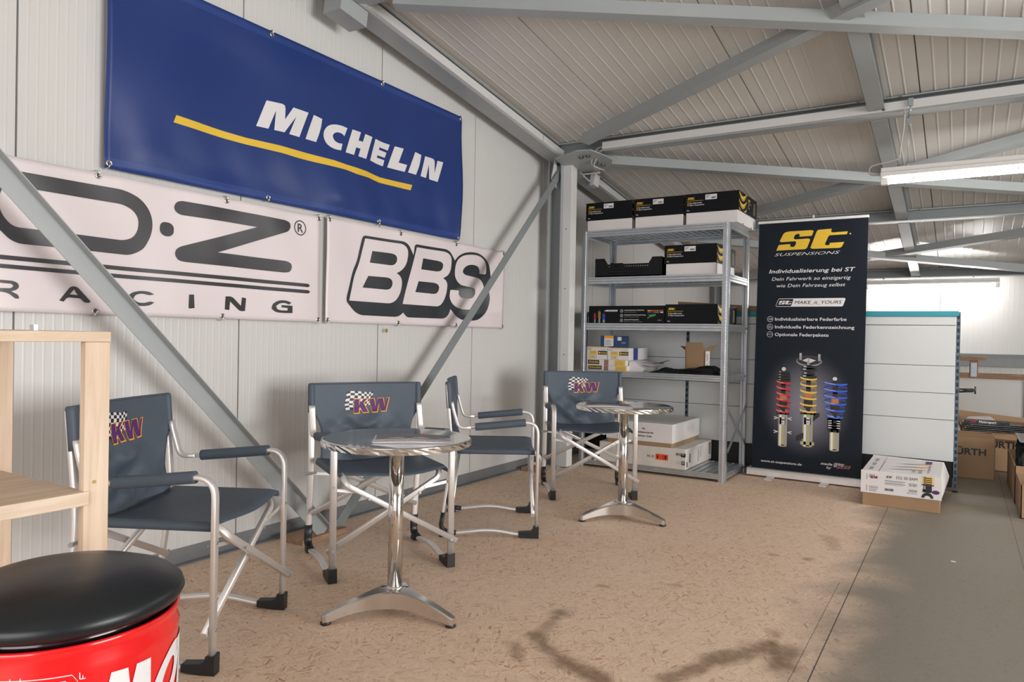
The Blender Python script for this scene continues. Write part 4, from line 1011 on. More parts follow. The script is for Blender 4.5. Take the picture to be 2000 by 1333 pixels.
for a, b in (((FX+.03, .56), (BX-.03, .24)), ((FX+.03, .24), (BX-.03, .56))):
    mb = MB(); mb.beam((a[0], YR-.004 if a[1] > .4 else YR-.007, a[1]), (b[0], YR-.004 if a[1] > .4 else YR-.007, b[1]), .035, .003, (0, 1, 0)); mb.build('cross_brace', galvd_m, t)

# ------------------------------------------------------------------ boxes on the shelf
def front(x, y0, z0): return lambda u, v: Vector((x, y0-u, z0+v))          # y0 = left edge as seen, u runs to the right
def side(y, x0, z0): return lambda u, v: Vector((x0+u, y, z0+v))           # right-hand end, u runs away
def susp_box(label, yl, yr, z0, xf, dp, white, h=.240, label_tag=True, group='black lidded boxes on the metal shelf', shiny=False):
    t = thing('suspension_box', label, 'box', (xf+dp/2, (yl+yr)/2, z0), 0, group)
    zl = z0+h-.149 if white else z0+.002
    if white:
        mb = MB(); mb.bbox(xf+.006, xf+dp-.006, yr+.008, yl-.014, z0+.001, zl+.06, .002); mb.build('base', wcard_m, t)
    mb = MB(); mb.bbox(xf, xf+dp, yr, yl, zl, z0+h, .002); lid = mb.build('lid', boxk_m, t)
    W_ = yl-yr; H_ = z0+h-zl; k = W_/.427
    f = front(xf-.0008, yl, zl); g = front(xf-.0014, yl, zl)
    mb = MB(); st_logo(mb, f, .024*k, H_-.045, .060*k, 0); mb.rect(.018*k, H_-.057, .15*k, H_-.0545, f, 0)
    mb.text('ST', f, .040*k-.016, H_-.078, .011, mi=0, bold=.02); mb.text('ST', f, .040*k-.016, H_-.094, .011, mi=0, bold=.02)
    mb.text('Sportfahrwerke', f, .043*k, H_-.078, .011, width=.098*k, mi=1, bold=.01); mb.text('Sport Suspensions', f, .043*k, H_-.094, .011, width=.116*k, mi=1, bold=.01)
    mb.build('print', [pst_m, pw_m], lid)
    kw_logo(lid, lambda u, v, e: Vector((xf-.0006-e*.5, yl-.020*k-u*.024, zl+.024-v*.024)), 'logo', orange=pg_m, purple=pg_m)
    if label_tag:
        mb = MB(); mb.rect(.167*k, H_-.054, .258*k, H_-.014, f, 0); barcode(mb, g, .215*k, H_-.047, .250*k, H_-.034, 1, 9)
        for q in range(3): mb.rect(.173*k, H_-.024-.008*q, (.205-.008*q)*k, H_-.0215-.008*q, g, 1)
        mb.build('address_label', [pw_m, pk_m], lid)
    # right-hand end: rings of a coil spring, logo and lettering
    s = side(yr-.0008, xf, zl); mb = MB(); D = dp
    for q in range(3):
        c0 = H_*(.95-.40*q); pts = []; low = []
        for i in range(13):
            a = i/12; u = .004+D*.40*a; bow = math.sin(a*math.pi); pts.append((u, max(.003, min(H_-.002, c0-.030*bow+.012*a)))); low.append((u, max(.003, min(H_-.002, c0-.030*bow-.010-.018*bow+.012*a))))
        mb.poly(pts+low[::-1], s, 0); 
        mb.poly([(p[0], max(.003, p[1]-.003)) for p in low][2:11]+[(p[0], max(.003, p[1]-.010)) for p in low][2:11][::-1], s, 3)
    mb.rect(D*.42, .002, D*.425, H_-.002, s, 2)
    st_logo(mb, s, D*.49, H_-.045, D*.12, 0)
    mb.rect(D*.48, H_-.060, D*.66, H_-.057, s, 0)
    mb.text('Federn', s, D*.50, H_-.080, .010, mi=1); mb.text('Springs', s, D*.50, H_-.098, .010, mi=1)
    r = lambda u, v: Vector((xf+D*.86+v, yr-.0008, zl+.02+u)); mb.text('suspensions', r, 0, 0, .018, width=H_*.65, mi=0, bold=.02); mb.text('sportfahrwerke', r, 0, -.03, .014, width=H_*.65, mi=1)
    mb.build('end_print', [pst_m, pw_m, pg_m, pol_m], lid)
    if white:
        for u in (.25, .70):
            mb = MB(); mb.prism([(0, 0), (.05, 0), (.038, .012), (.012, .010)], lambda a, b: (xf+D*u+a, yr+.0075, z0+.0015+b), lambda a, b: (xf+D*u+a, yr+.0085, z0+.0015+b)); mb.build('torn_tab', cardd_m, t)
    return t
susp_box('black lidded box with white base, leftmost of the three on the shelf top', 2.755, 2.333, 2.0, 5.575, .56, True)
susp_box('black lidded box with white base, middle of the three on the shelf top', 2.320, 1.898, 2.0, 5.575, .56, True)
susp_box('black lidded box with white base overhanging the right end of the shelf top', 1.892, 1.467, 2.0, 5.575, .56, True, .242)
susp_box('black lidded box with white base on the second shelf, right of the plastic crate', 2.055, 1.632, 1.606, 5.59, .55, True, .242)
susp_box('black box without label on the third shelf, right of the long printed carton', 2.038, 1.617, 1.219, 5.59, .55, False, .156, label_tag=False)

t = thing('printed_carton', 'long low black carton printed with colour swatches and three coil springs, on the third shelf', 'box', (5.80, 2.38, 1.219))
mb = MB(); mb.bbox(5.59, 6.10, 2.045, 2.718, 1.220, 1.366, .002); bx = mb.build('carton', boxk_m, t)
f = front(5.5892, 2.718, 1.220); g = front(5.5886, 2.718, 1.220); mb = MB()
for u, w, z1, c in ((.048, .020, .095, 2), (.088, .024, .118, 3), (.128, .026, .090, 4)):
    mb.rect(u+.004, .004, u+w-.004, z1*.35, f, 5); mb.rect(u+.005, z1*.35, u+w-.005, z1, f, 6)
    for q in range(5):
        zq = z1*(.36+.10*q); mb.poly([(u, zq+.004), (u+w, zq), (u+w, zq+.005), (u, zq+.009)], g, c)
mb.poly([(.158, .098), (.263, .098), (.267, .112), (.160, .112)], f, 1); mb.text('MAKE_it_YOURS', g, .182, .1005, .008, width=.076, mi=6, shear=.2)
mb.text('ST', f, .145, .100, .009, mi=1, bold=.03, shear=.2)
for q, s_ in enumerate(('Individualisierbare Federfarbe', 'Individuelle Federkennzeichnung', 'Optionale Federpakete')):
    zz = .103-.039*q
    c = (.302, zz); mb.poly([[(c[0]+.013*math.cos(6.283*k/20), c[1]+.013*math.sin(6.283*k/20)) for k in range(20)], [(c[0]+.0105*math.cos(6.283*k/20), c[1]+.0105*math.sin(6.283*k/20)) for k in range(20)]], f, 1)
    for k in range(3): mb.rect(c[0]-.005+.004*k, c[1]-.006, c[0]-.003+.004*k, c[1]+.006, f, 5)
    mb.text(s_, f, .325, zz+.002, .009, width=(.175, .188, .13)[q], mi=1, bold=.015)
    mb.text(('Individual spring color', 'Individual spring marking', 'Optional spring packages')[q], f, .325, zz-.013, .007, width=(.11, .13, .16)[q], mi=5)
for k in range(10): mb.rect(.530+.0135*k, .100, .541+.0135*k, .110, f, (3, 8, 9, 9, 9, 10, 10, 2, 2, 10)[k])
for k in range(10): mb.rect(.530+.0135*k, .086, .541+.0135*k, .096, f, (4, 4, 11, 11, 7, 7, 5, 6, 1, 1)[k])
mb.poly([(.53, .070), (.60, .078), (.60, .064), (.572, .056), (.545, .052), (.60, .062), (.53, .048), (.53, .038), (.56, .046), (.545, .052), (.53, .055)][:4]+[(.545, .048), (.53, .036), (.53, .050), (.553, .060)], f, 7)
mb.text('made by', f, .615, .025, .007, width=.035, mi=1)
mb.build('print', [pst_m, pw_m, pr_m, py_m, pb_m, pg_m, pk_m, pgr_m, po_m, por_m, pbr_m, pp_m], bx)

t = thing('plastic_crate', 'low black plastic crate with raised corners on the second shelf', 'crate', (5.83, 2.37, 1.606))
mb = MB(); x0, x1, y0, y1, z0 = 5.595, 5.99, 2.075, 2.668, 1.6075
side_out = lambda a, b, c, d: [(a, z0), (b, z0), (b, z0+.155), (b-c, z0+.155), (b-c-d, z0+.108), (a+c+d, z0+.108), (a+c, z0+.155), (a, z0+.155)]
def holes(a0, a1, rows, w, h, st, skip):
    out = []; 
    for r, zz in enumerate(rows):
        u = a0
        while u < a1:
            out.append([(u, zz), (u+w, zz), (u+w, zz+h), (u, zz+h)]); u += st
    return out
lp = [side_out(y0, y1, .085, .03)] + holes(y0+.12, y1-.12, (z0+.03, z0+.055, z0+.085), .008, .007, .020, 0)
for xx in (x0, x1-.004): mb.poly(lp, lambda u, v: (xx, u, v)); mb.poly(lp, lambda u, v: (xx+.004, u, v))
lp = [side_out(x0, x1, .08, .03)] + holes(x0+.12, x1-.12, (z0+.03, z0+.055, z0+.085), .008, .007, .020, 0)
for yy_ in (y0, y1-.004): mb.poly(lp, lambda u, v: (u, yy_, v)); mb.poly(lp, lambda u, v: (u, yy_+.004, v))
mb.box(x0, x1, y0, y1, z0, z0+.012)
mb.build('body', crate_m, t)
for xx, sx in ((x0, 1), (x1, -1)):
    for y_, sy in ((y0, 1), (y1, -1)):
        mb = MB(); mb.bbox(min(xx-sx*.004, xx+sx*.012), max(xx-sx*.004, xx+sx*.012), min(y_, y_+sy*.085), max(y_, y_+sy*.085), z0+.147, z0+.158, .002); mb.bbox(min(xx-.004*sx, xx+.012*sx), max(xx-.004*sx, xx+.012*sx), min(y_, y_+sy*.012), max(y_, y_+sy*.012), z0, z0+.15, .002)
        mb.build('corner_post', crate_m, t)

def racing_box(label, yl, yr, z0, z1, xf, dp, flat):
    t = thing('small_carton', label, 'box', (xf+dp/2, (yl+yr)/2, z0), 0, 'white and yellow cartons on the fourth shelf')
    mb = MB(); mb.bbox(xf, xf+dp, yr, yl, z0, z1, .002); bx = mb.build('carton', wcard_m, t)
    W_, H_ = yl-yr, z1-z0; f = front(xf-.0008, yl, z0); g = front(xf-.0013, yl, z0); h_ = front(xf-.0018, yl, z0)
    mb = MB()
    if flat:
        a, b = (.02, .145) if flat == 1 else (.015, .12)
        mb.rect(a, H_*.15, b, H_*.88, f, 1); mb.poly([(a+.018+.010*math.cos(6.28*k/14), H_*.52+.010*math.sin(6.28*k/14)) for k in range(14)], g, 0)
        mb.text('RACING', g, a+.034, H_*.36, H_*.33, width=b-a-.042, mi=0, bold=.03); mb.text('o', h_, a+.011, H_*.38, .012, mi=1, bold=.05)
        mb.rect(.165, .001, .205, H_-.001, f, 2); mb.rect(W_*.72, .001, W_*.98, H_-.001, f, 0)
        for q in range(3): mb.rect(W_*.75, H_*(.25+.2*q), W_*.94, H_*(.31+.2*q), g, 3)
    else:
        mb.rect(.002, H_-.010, W_-.01, H_-.004, f, 0); mb.rect(.03, .004, .095, H_*.68, f, 0)
        mb.rect(.04, .008, .088, .035, g, 4)
        for q in range(2): mb.rect(.038, .052+.012*q, .085, .056+.012*q, g, 3)
        for q in range(3): mb.rect(.044, .012+.007*q, .082, .0145+.007*q, h_, 1)
        mb.rect(.107, H_*.38, .190, H_*.68, f, 1); mb.poly([(.121+.009*math.cos(6.28*k/14), H_*.53+.009*math.sin(6.28*k/14)) for k in range(14)], g, 0)
        mb.text('RACING', g, .134, H_*.46, .013, width=.052, mi=0, bold=.03); mb.rect(.01, H_-.024, .045, H_-.018, f, 3); mb.rect(.13, H_-.024, .18, H_-.02, f, 3)
    mb.build('print', [py_m, pk_m, pbr_m, pg_m, pw_m], bx)
    if not flat:
        s = side(yr-.0008, xf, z0); mb = MB(); mb.rect(dp*.22, .001, dp*.45, H_-.001, s, 0); mb.build('tape', [pb2_m], bx)
    return t
pb2_m = mat('tape_blue', (0.02, 0.045, 0.26), .4)
racing_box('flat yellow and white carton at the bottom of the pile on the fourth shelf', 2.742, 2.368, .8205, .864, 5.61, .40, 1)
racing_box('flat yellow and white carton second from the bottom of the pile on the fourth shelf', 2.742, 2.380, .8645, .912, 5.612, .40, 2)
racing_box('small white carton with yellow label and no tape, left of the pair', 2.742, 2.552, .9125, 1.020, 5.612, .32, 0)
racing_box('small white carton with yellow label and blue tape, right of the pair', 2.547, 2.352, .9125, 1.014, 5.612, .42, 0)
t = thing('filter_carton', 'dark blue carton with an orange label on top of the white cartons', 'box', (5.75, 2.52, 1.0205))
mb = MB(); mb.bbox(5.625, 5.89, 2.472, 2.62, 1.0205, 1.115, .002); bx = mb.build('carton', dblue_m, t)
mb = MB(); f = front(5.6242, 2.62, 1.0205); g = front(5.6236, 2.62, 1.0205)
mb.rect(.035, .005, .12, .072, f, 0); mb.rect(.035, .072, .12, .094, f, 1)
for q in range(4): mb.rect(.042, .016+.012*q, .105-.012*(q % 2), .019+.012*q, g, 2)
s = side(2.4712, 5.625, 1.0205); mb.rect(.02, .055, .10, .085, s, 0); mb.rect(.10, .030, .19, .040, s, 3)
mb.build('label_print', [pw_m, po_m, pk_m, pg_m], bx)
t = thing('torn_carton', 'torn white carton flap lying at the end of the flat cartons on the fourth shelf', 'box', (5.85, 2.30, .82))
mb = MB(); mb.prism([(2.37, .8205), (2.25, .8205), (2.24, .850), (2.29, .872), (2.33, .905), (2.37, .90)], lambda a, b: (5.66, a, b), lambda a, b: (5.98, a, b)); mb.build('carton', wcard_m, t)
mb = MB(); mb.add([(5.70, 2.30, .885), (5.98, 2.28, .90), (5.98, 2.18, .885), (5.76, 2.20, .872)], [(0, 1, 2, 3)]); mb.add([(5.80, 2.22, .882), (5.98, 2.20, .89), (5.98, 2.13, .915), (5.85, 2.14, .905)], [(0, 1, 2, 3)], 1); mb.build('flap', [wcard_m, cardd_m], t, solid=.003)

def crumple(name, label, cat, x0, x1, y0, y1, z0, hfun, m, nx=16, ny=34, seed=1):
    rr = random.Random(seed); mb = MB(); vs = []
    for i in range(nx+1):
        for j in range(ny+1):
            u, v = i/nx, j/ny; e = min(1, 5*min(u, 1-u))*min(1, 6*min(v, 1-v))
            vs.append((x0+(x1-x0)*u+rr.uniform(-.004, .004), y0+(y1-y0)*v+.012*math.sin(9*u), z0+.003+hfun(u, v)*e+rr.uniform(-.003, .003)*e))
    o = len(vs); vs += [(p[0], p[1], z0+.0005) for p in vs]
    fs = []
    for i in range(nx):
        for j in range(ny):
            a = i*(ny+1)+j; q = (a, a+1, a+ny+2, a+ny+1); fs += [q, tuple(o+k for k in reversed(q))]
    ring = [i*(ny+1) for i in range(nx+1)] + [nx*(ny+1)+j for j in range(1, ny+1)] + [i*(ny+1)+ny for i in range(nx-1, -1, -1)] + [j for j in range(ny-1, 0, -1)]
    fs += [(ring[k], ring[(k+1) % len(ring)], o+ring[(k+1) % len(ring)], o+ring[k]) for k in range(len(ring))]
    mb.add(vs, fs, 0, True)
    return tag(mb.build(name, m, origin=((x0+x1)/2, (y0+y1)/2, z0)), label, cat)
crumple('foil_sheet', 'crumpled black plastic sheeting spread along the fourth shelf', 'plastic sheet', 5.585, 5.80, 2.165, 1.565, .8205, lambda u, v: .018+.038*v+.012*math.sin(8*v+3*u)+.010*math.sin(19*u+4*v), foil_m)

t = thing('open_carton', 'small brown carton with open flaps standing on the fourth shelf', 'box', (5.90, 1.93, .82))
x0, x1, y0, y1, z0, z1 = 5.83, 5.99, 1.785, 1.945, .8205, 1.005
mb = MB(); mb.box(x0, x0+.004, y0, y1, z0, z1); mb.box(x1-.004, x1, y0, y1, z0, z1); mb.box(x0, x1, y0, y0+.004, z0, z1); mb.box(x0, x1, y1-.004, y1, z0, z1); mb.box(x0, x1, y0, y1, z0, z0+.004); mb.build('body', card_m, t)
for a, b, c, d in (((x0, y0, z1), (x0, y1, z1), (x0+.01, y1, z1+.068), (x0+.01, y0+.02, z1+.068)), ((x0, y1, z1), (x1, y1, z1), (x1, y1+.045, z1+.03), (x0, y1+.045, z1+.035)), ((x0, y0, z1), (x1, y0, z1), (x1, y0-.055, z1+.045), (x0, y0-.055, z1+.05))):
    mb = MB(); mb.add([a, b, c, d], [(0, 1, 2, 3)]); mb.build('flap', card_m, t, solid=.004)
mb = MB(); f = front(x0-.0006, y1, z0); s = side(y0-.0008, x0, z0); mb.rect(.03, .001, .14, .18, s, 0); 
for k in range(2): barcode(mb, lambda u, v: Vector((x0+v, y0-.0014, z0+u)), .02+.08*k, .055, .08+.08*k, .085, 1, 12)
mb.text('6 0 0 7 1', lambda u, v: Vector((x0+v, y0-.0014, z0+u)), .02, .10, .016, width=.13, mi=1)
mb.build('label', [pw_m, pk_m], t)

# bottom shelf
t = thing('long_carton', 'worn dirty white carton with an orange label on the bottom shelf', 'box', (5.88, 2.07, .063))
mb = MB(); mb.bbox(5.555, 6.24, 1.833, 2.58, .0645, .229, .006); bx = mb.build('carton', dirty_m, t)
f = front(5.5542, 2.58, .0645); g = front(5.5536, 2.58, .0645); h_ = front(5.553, 2.58, .0645); mb = MB()
mb.text('WC-190', f, .425, .072, .022, width=.06, mi=1); mb.rect(.497, .060, .603, .108, f, 0)
mb.poly([(.508, .070), (.508, .098), (.518, .098), (.518, .092), (.545, .090), (.560, .094), (.560, .098), (.590, .098), (.590, .070), (.560, .070), (.560, .075), (.545, .078), (.518, .076), (.518, .070)], g, 1)
mb.poly([(.520, .078), (.520, .090), (.548, .088), (.565, .091), (.575, .091), (.575, .077), (.565, .077), (.548, .080)], h_, 0)
mb.rect(.668, .110, .745, .130, f, 1); mb.text('TOP', g, .672, .113, .014, width=.035, mi=2, bold=.03); mb.rect(.708, .100, .745, .112, f, 1); mb.text('up', g, .712, .117, .012, width=.022, mi=2)
mb.rect(.712, .038, .740, .068, f, 1); mb.text('77', g, .716, .045, .016, width=.02, mi=2, bold=.03)
for q in range(3): mb.rect(.675, .045+.008*q, .705-.004*q, .0475+.008*q, f, 3)
mb.build('print', [por_m, pk_m, dirty_m, pg_m], bx)
s = side(1.8322, 5.555, .0645); mb = MB()
barcode(mb, lambda u, v: s(v, u), .05, .08, .12, .12, 0, 10); barcode(mb, lambda u, v: s(v, u), .03, .30, .15, .33, 1, 24); barcode(mb, lambda u, v: s(v, u), .06, .36, .15, .40, 1, 14); barcode(mb, lambda u, v: s(v, u), .05, .60, .15, .66, 0, 14)
mb.rect(.02, .02, .04, .06, s, 0); mb.build('end_print', [pk_m, pg_m], bx)
t = thing('white_lidded_carton', 'clean white carton lettered for tent walls, lying on the worn carton', 'box', (5.92, 2.21, .2295))
mb = MB(); mb.bbox(5.556, 6.235, 1.952, 2.505, .2295, .30, .003); mb.build('base', card_m, t)
mb = MB(); mb.bbox(5.548, 6.245, 1.943, 2.515, .262, .415, .003); lid = mb.build('lid', wcard_m, t)
f = front(5.5472, 2.515, .262); mb = MB(); mb.text('4x', f, .330, .098, .014, width=.029, bold=.02, mi=0, align='CENTER'); mb.text('Seitenwände', f, .345, .068, .015, width=.135, bold=.02, align='CENTER'); mb.text('kleines Zelt', f, .335, .038, .015, width=.13, bold=.02, align='CENTER'); mb.build('lettering', pk_m, lid)

# ------------------------------------------------------------------ white partition
PX = 6.27
t = thing('gondola_partition', 'white slatted shop partition with a teal top rail behind the roll-up banner', 'partition', (PX, 1.5, 0))
bays = [(.045, 1.052), (1.072, 2.058), (2.082, 3.06)]
rows = [(.225, .530), (.533, .727), (.730, .932), (.935, 1.234), (1.238, 1.300)]
for b, (y0, y1) in enumerate(bays):
    for z0, z1 in rows:
        mb = MB(); mb.bbox(PX, PX+.018, y0, y1, z0, z1, .0025); mb.build('panel', part_m, t)
for y in (.018, 1.045, 2.060, 3.065):
    mb = MB(); z = .03; n = 24
    w = .026
    mb.box(PX+.004, PX+.045, y, y+.004, .012, 1.335); mb.box(PX+.004, PX+.045, y+w-.004, y+w, .012, 1.335); mb.box(PX+.040, PX+.045, y, y+w, .012, 1.335)
    z = .012; mb.box(PX, PX+.004, y, y+.006, .012, 1.335); mb.box(PX, PX+.004, y+w-.006, y+w, .012, 1.335)
    while z < 1.33: mb.box(PX, PX+.004, y+.006, y+w-.006, z, min(z+.022, 1.335)); z += .05
    pst = mb.build('slotted_post', post_m, t)
    mb = MB(); mb.lathe([(.018, 0), (.02, .006), (.008, .010), (.008, .02)], (PX+.02, y+w/2, 0), n=16); mb.build('foot', blackp_m, pst)
mb = MB(); mb.bbox(PX-.012, PX+.05, .030, 3.06, 1.302, 1.342, .004); mb.build('top_rail', teal_m, t)
mb = MB(); mb.box(PX+.02, PX+.026, .05, 3.06, .03, 1.30); mb.build('back_panel', pback_m, t)
mb = MB(); mb.add([(PX+.05, .03, .10), (PX+.05, 3.06, .10), (PX+.05, 3.06, .24), (PX+.05, .03, .24)], [(0, 1, 2, 3)]); mb.build('kick_panel', pback_m, t)
t = thing('tall_carton', 'large brown cardboard sheet leaning behind the white partition, its top edge showing', 'cardboard', (6.45, 1.9, 0))
mb = MB(); mb.prism([(2.20, 0), (2.20, 1.437), (1.95, 1.423), (1.40, 1.384), (.95, 1.356), (.95, 0)], lambda a, b: (6.36, a, b), lambda a, b: (6.368, a, b)); mb.build('sheet', card_m, t)

# ------------------------------------------------------------------ roll-up banner
t = thing('rollup_banner', 'tall black roll-up banner advertising coil springs, standing in front of the white partition', 'banner', (6.045, 1.04, 0))
f = lambda u, v: Vector((6.0385, 1.445-u, v)); g = lambda u, v: Vector((6.0378, 1.445-u, v)); h_ = lambda u, v: Vector((6.0371, 1.445-u, v))
mb = MB(); mb.add([(6.039, 1.445, .06), (6.039, .632, .06), (6.039, .622, 2.045), (6.039, 1.421, 2.045)], [(0, 1, 2, 3)])
sheet_ = mb.build('printed_sheet', roll_m, t, solid=.0008)
for v_ in sheet_.data.vertices: pass
mb = MB(); mb.bbox(6.030, 6.052, .618, 1.428, 2.040, 2.062, .003); mb.build('top_bar', alu_m, t)
mb = MB(); mb.prism([(-.055, .012), (-.055, .05), (-.045, .066), (.05, .066), (.06, .05), (.06, .012)], lambda a, b: (6.045+a, .628, b), lambda a, b: (6.045+a, 1.470, b)); mb.build('cassette', alu_m, t, bevel=.003)
for y in (.622, 1.470): mb = MB(); mb.box(5.985, 6.11, y, y+.006, .008, .068); mb.build('end_cap', blackp_m, t)
for y in (1.28, .88):
    mb = MB(); mb.bbox(5.87, 6.22, y-.03, y+.03, .0, .012, .003); mb.build('swivel_foot', alu_m, t)
mb = MB(); mb.tube([(6.06, 1.016, .066), (6.06, 1.016, 2.09)], .009, n=12); mb.build('support_pole', lamp_m, t)
mb = MB()
for l in (ART['ST_S'], ART['ST_T']): mb.poly(soften(l, 60), f, 0)
mb.poly([(.700+.006*math.cos(6.28*k/14), 1.926+.006*math.sin(6.28*k/14)) for k in range(14)], f, 0)
mb.text('SUSPENSIONS', f, .146, 1.7765, .023, width=.485, mi=1, bold=-.008, shear=.35)
mb.build('logo', [pst_m, pw_m], sheet_)
mb = MB()
mb.text('Individualisierung bei ST', f, .108, 1.640, .030, width=.632, bold=.014, shear=.2); mb.text('Dein Fahrwerk so einzigartig', f, .130, 1.580, .027, width=.58, shear=.2); mb.text('wie Dein Fahrzeug selbst', f, .168, 1.526, .027, width=.505, shear=.2)
for z, s_, w in ((1.260, 'Individualisierbare Federfarbe', .525), (1.198, 'Individuelle Federkennzeichnung', .580), (1.137, 'Optionale Federpakete', .40)):
    mb.text(s_, f, .162, z, .025, width=w, bold=.011)
    c = (.124, z+.012); mb.poly([[(c[0]+.023*math.cos(6.283*k/28), c[1]+.023*math.sin(6.283*k/28)) for k in range(28)], [(c[0]+.0205*math.cos(6.283*k/28), c[1]+.0205*math.sin(6.283*k/28)) for k in range(28)]], f, 0)
for k in range(5): mb.rect(.110+.004*k, 1.261, .112+.004*k, 1.283, f, 1); mb.rect(.110+.004*k, 1.199, .112+.004*k, 1.221, f, 1)
mb.poly([(.131, 1.264), (.141, 1.272), (.131, 1.280)], f, 0); mb.poly([(.130, 1.214), (.132, 1.216), (.141, 1.196), (.139, 1.195)], f, 0)
zz = [(.105, 1.149), (.112, 1.149), (.116, 1.158), (.121, 1.140), (.126, 1.160), (.131, 1.141), (.135, 1.152), (.142, 1.149)]
mb.poly([(a, b+.0015) for a, b in zz]+[(a, b-.0015) for a, b in reversed(zz)], f, 0)
mb.text('www.st-suspensions.de', f, .074, .118, .019, width=.312, bold=.012); mb.text('made', f, .524, .143, .019, width=.085, bold=.015, shear=.2); mb.text('by', f, .566, .1165, .018, width=.036, bold=.015, shear=.2)
mb.build('lettering', [pw_m, pg_m], sheet_)
mb = MB(); rr4 = lambda u0, v0, u1, v1, s, r=.008: [(u0+r, v0), (u1-r, v0), (u1, v0+r), (u1+s-r*.3, v1-r), (u1+s-r, v1), (u0+s+r, v1), (u0+s, v1-r), (u0, v0+r)]
mb.poly(rr4(.164, 1.371, .661, 1.436, .018), f, 0); mb.poly(rr4(.168, 1.375, .283, 1.432, .017, .005), g, 1); st_logo(mb, h_, .184, 1.389, .105, 0)
mb.text('MAKE_it_YOURS', g, .308, 1.392, .026, width=.342, bold=0, shear=.2, mi=1); mb.build('badge', [pw_m, boxk_m], sheet_)
kw_logo(sheet_, lambda u, v, e: Vector((6.0385-e*.5, 1.445-.615-u*.124, .167-v*.085)), 'sponsor_logo')
def strut(name, uc, zt, zs, zb, wspr, wbody, colr, taper, turns, mount):
    mb = MB()
    mb.rect(uc-wbody/2, zb, uc+wbody/2, zs+.01, f, 1); mb.rect(uc-wbody/2+wbody*.12, zb, uc-wbody/2+wbody*.35, zs+.01, g, 2); mb.rect(uc+wbody*.22, zb, uc+wbody*.42, zs+.01, g, 5)
    mb.poly([(uc+wbody/2*math.cos(6.283*k/20), zb+.008*math.sin(6.283*k/20)) for k in range(20)], f, 1)
    mb.rect(uc-.017, zs, uc+.017, zt, f, 3); mb.rect(uc-.026, zs+(zt-zs)*.42, uc+.026, zs+(zt-zs)*.60, g, 6); mb.rect(uc-.032, zs+(zt-zs)*.12, uc+.032, zs+(zt-zs)*.42, g, 3)
    mb.rect(uc-wbody*.42, zs-.10, uc+wbody*.30, zs-.045, g, 4); mb.rect(uc-wbody*.3, zs-.068, uc+wbody*.2, zs-.058, h_, 3); mb.rect(uc-wbody*.3, zs-.088, uc+wbody*.1, zs-.084, h_, 3)
    for q in range(turns+1):
        a = q/turns; zc = zs+(zt-zs)*a; w = wspr/2*(1+taper*math.sin(min(1, a*1.15)*math.pi*.62)); N = 16
        if q < turns:      # the far half of the turn
            up_ = [(uc+w*math.cos(math.pi*k/N), zc+(zt-zs)/turns*.5+.012*math.sin(math.pi*k/N)+.004) for k in range(N+1)]
            mb.poly(up_+[(uc+w*.9*math.cos(math.pi*k/N), zc+(zt-zs)/turns*.5+.012*math.sin(math.pi*k/N)-.006) for k in range(N, -1, -1)], f, 7)
        lo = [(uc-w*math.cos(math.pi*k/N), zc-.014*math.sin(math.pi*k/N)+.012-.012*k/N) for k in range(N+1)]
        mb.poly(lo+[(p[0], p[1]+.0135) for p in reversed(lo)], h_, 0); mb.poly([(p[0], p[1]+.009) for p in lo[2:9]]+[(p[0], p[1]+.0115) for p in reversed(lo[2:9])], lambda u, v: h_(u, v)-Vector((.0006, 0, 0)), 8)
    mb.rect(uc-wspr*.46, zs-.022, uc+wspr*.46, zs-.006, g, 3)
    if mount == 1:
        for k in range(4):
            w = wspr*(.52-.02*k); z = zt+.02+.021*k; mb.poly(rr4(uc-w, z-.012, uc+w, z+.012, 0, .008), g, 3); mb.rect(uc-w*.7, z+.004, uc-w*.4, z+.008, h_, 4)
        mb.poly([(uc+.016*math.cos(6.283*k/16), zt+.112+.016*math.sin(6.283*k/16)) for k in range(16)], g, 4)
        for s in (-1, 1):
            for z in (zs-.05, zs-.16): mb.poly([(uc+s*.03, z), (uc+s*.068, z+.012), (uc+s*.068, z+.005), (uc+s*.05, z), (uc+s*.068, z-.008), (uc+s*.066, z-.014)], g, 4)
    elif mount == 2:
        for k, (w, z) in enumerate(((.062, .022), (.050, .045), (.062, .075), (.055, .095))): mb.poly([(uc+w*math.cos(6.283*j/24), zt+z+.016*math.sin(6.283*j/24)) for j in range(24)], g, 3); mb.rect(uc-w*.7, zt+z, uc-w*.3, zt+z+.008, h_, 4)
        mb.poly([(uc+.094*math.cos(6.283*j/32), zt+.142+.040*math.sin(6.283*j/32)) for j in range(32)], g, 5); mb.poly([(uc+.088*math.cos(6.283*j/32), zt+.147+.034*math.sin(6.283*j/32)) for j in range(32)], h_, 3)
        mb.poly([(uc-.050, zt+.147), (uc+.005, zt+.128), (uc+.052, zt+.150), (uc-.008, zt+.168)], lambda u, v: h_(u, v)-Vector((.0006, 0, 0)), 4)
        for u, z in ((-.062, .15), (.075, .145), (-.005, .112)): mb.rect(uc+u-.009, zt+z, uc+u+.009, zt+z+.055, lambda a, b: h_(a, b)-Vector((.0009, 0, 0)), 5); mb.rect(uc+u-.006, zt+z+.03, uc+u-.001, zt+z+.055, lambda a, b: h_(a, b)-Vector((.0012, 0, 0)), 4)
        mb.poly([(uc-.03, zb+.06), (uc-.085, zb+.03), (uc-.085, zb+.075), (uc-.03, zb+.105)], g, 3); mb.poly([(uc+.035, zs-.075), (uc+.085, zs-.03), (uc+.085, zs-.005), (uc+.045, zs-.005)], g, 3); mb.rect(uc-.052, zb+.01, uc+.05, zb+.035, g, 1)
    else:
        mb.rect(uc-.018, zt-.04, uc+.010, zt+.03, g, 3); mb.poly([(uc-.004+.016*math.cos(6.283*k/16), zt+.042+.016*math.sin(6.283*k/16)) for k in range(16)], g, 4)
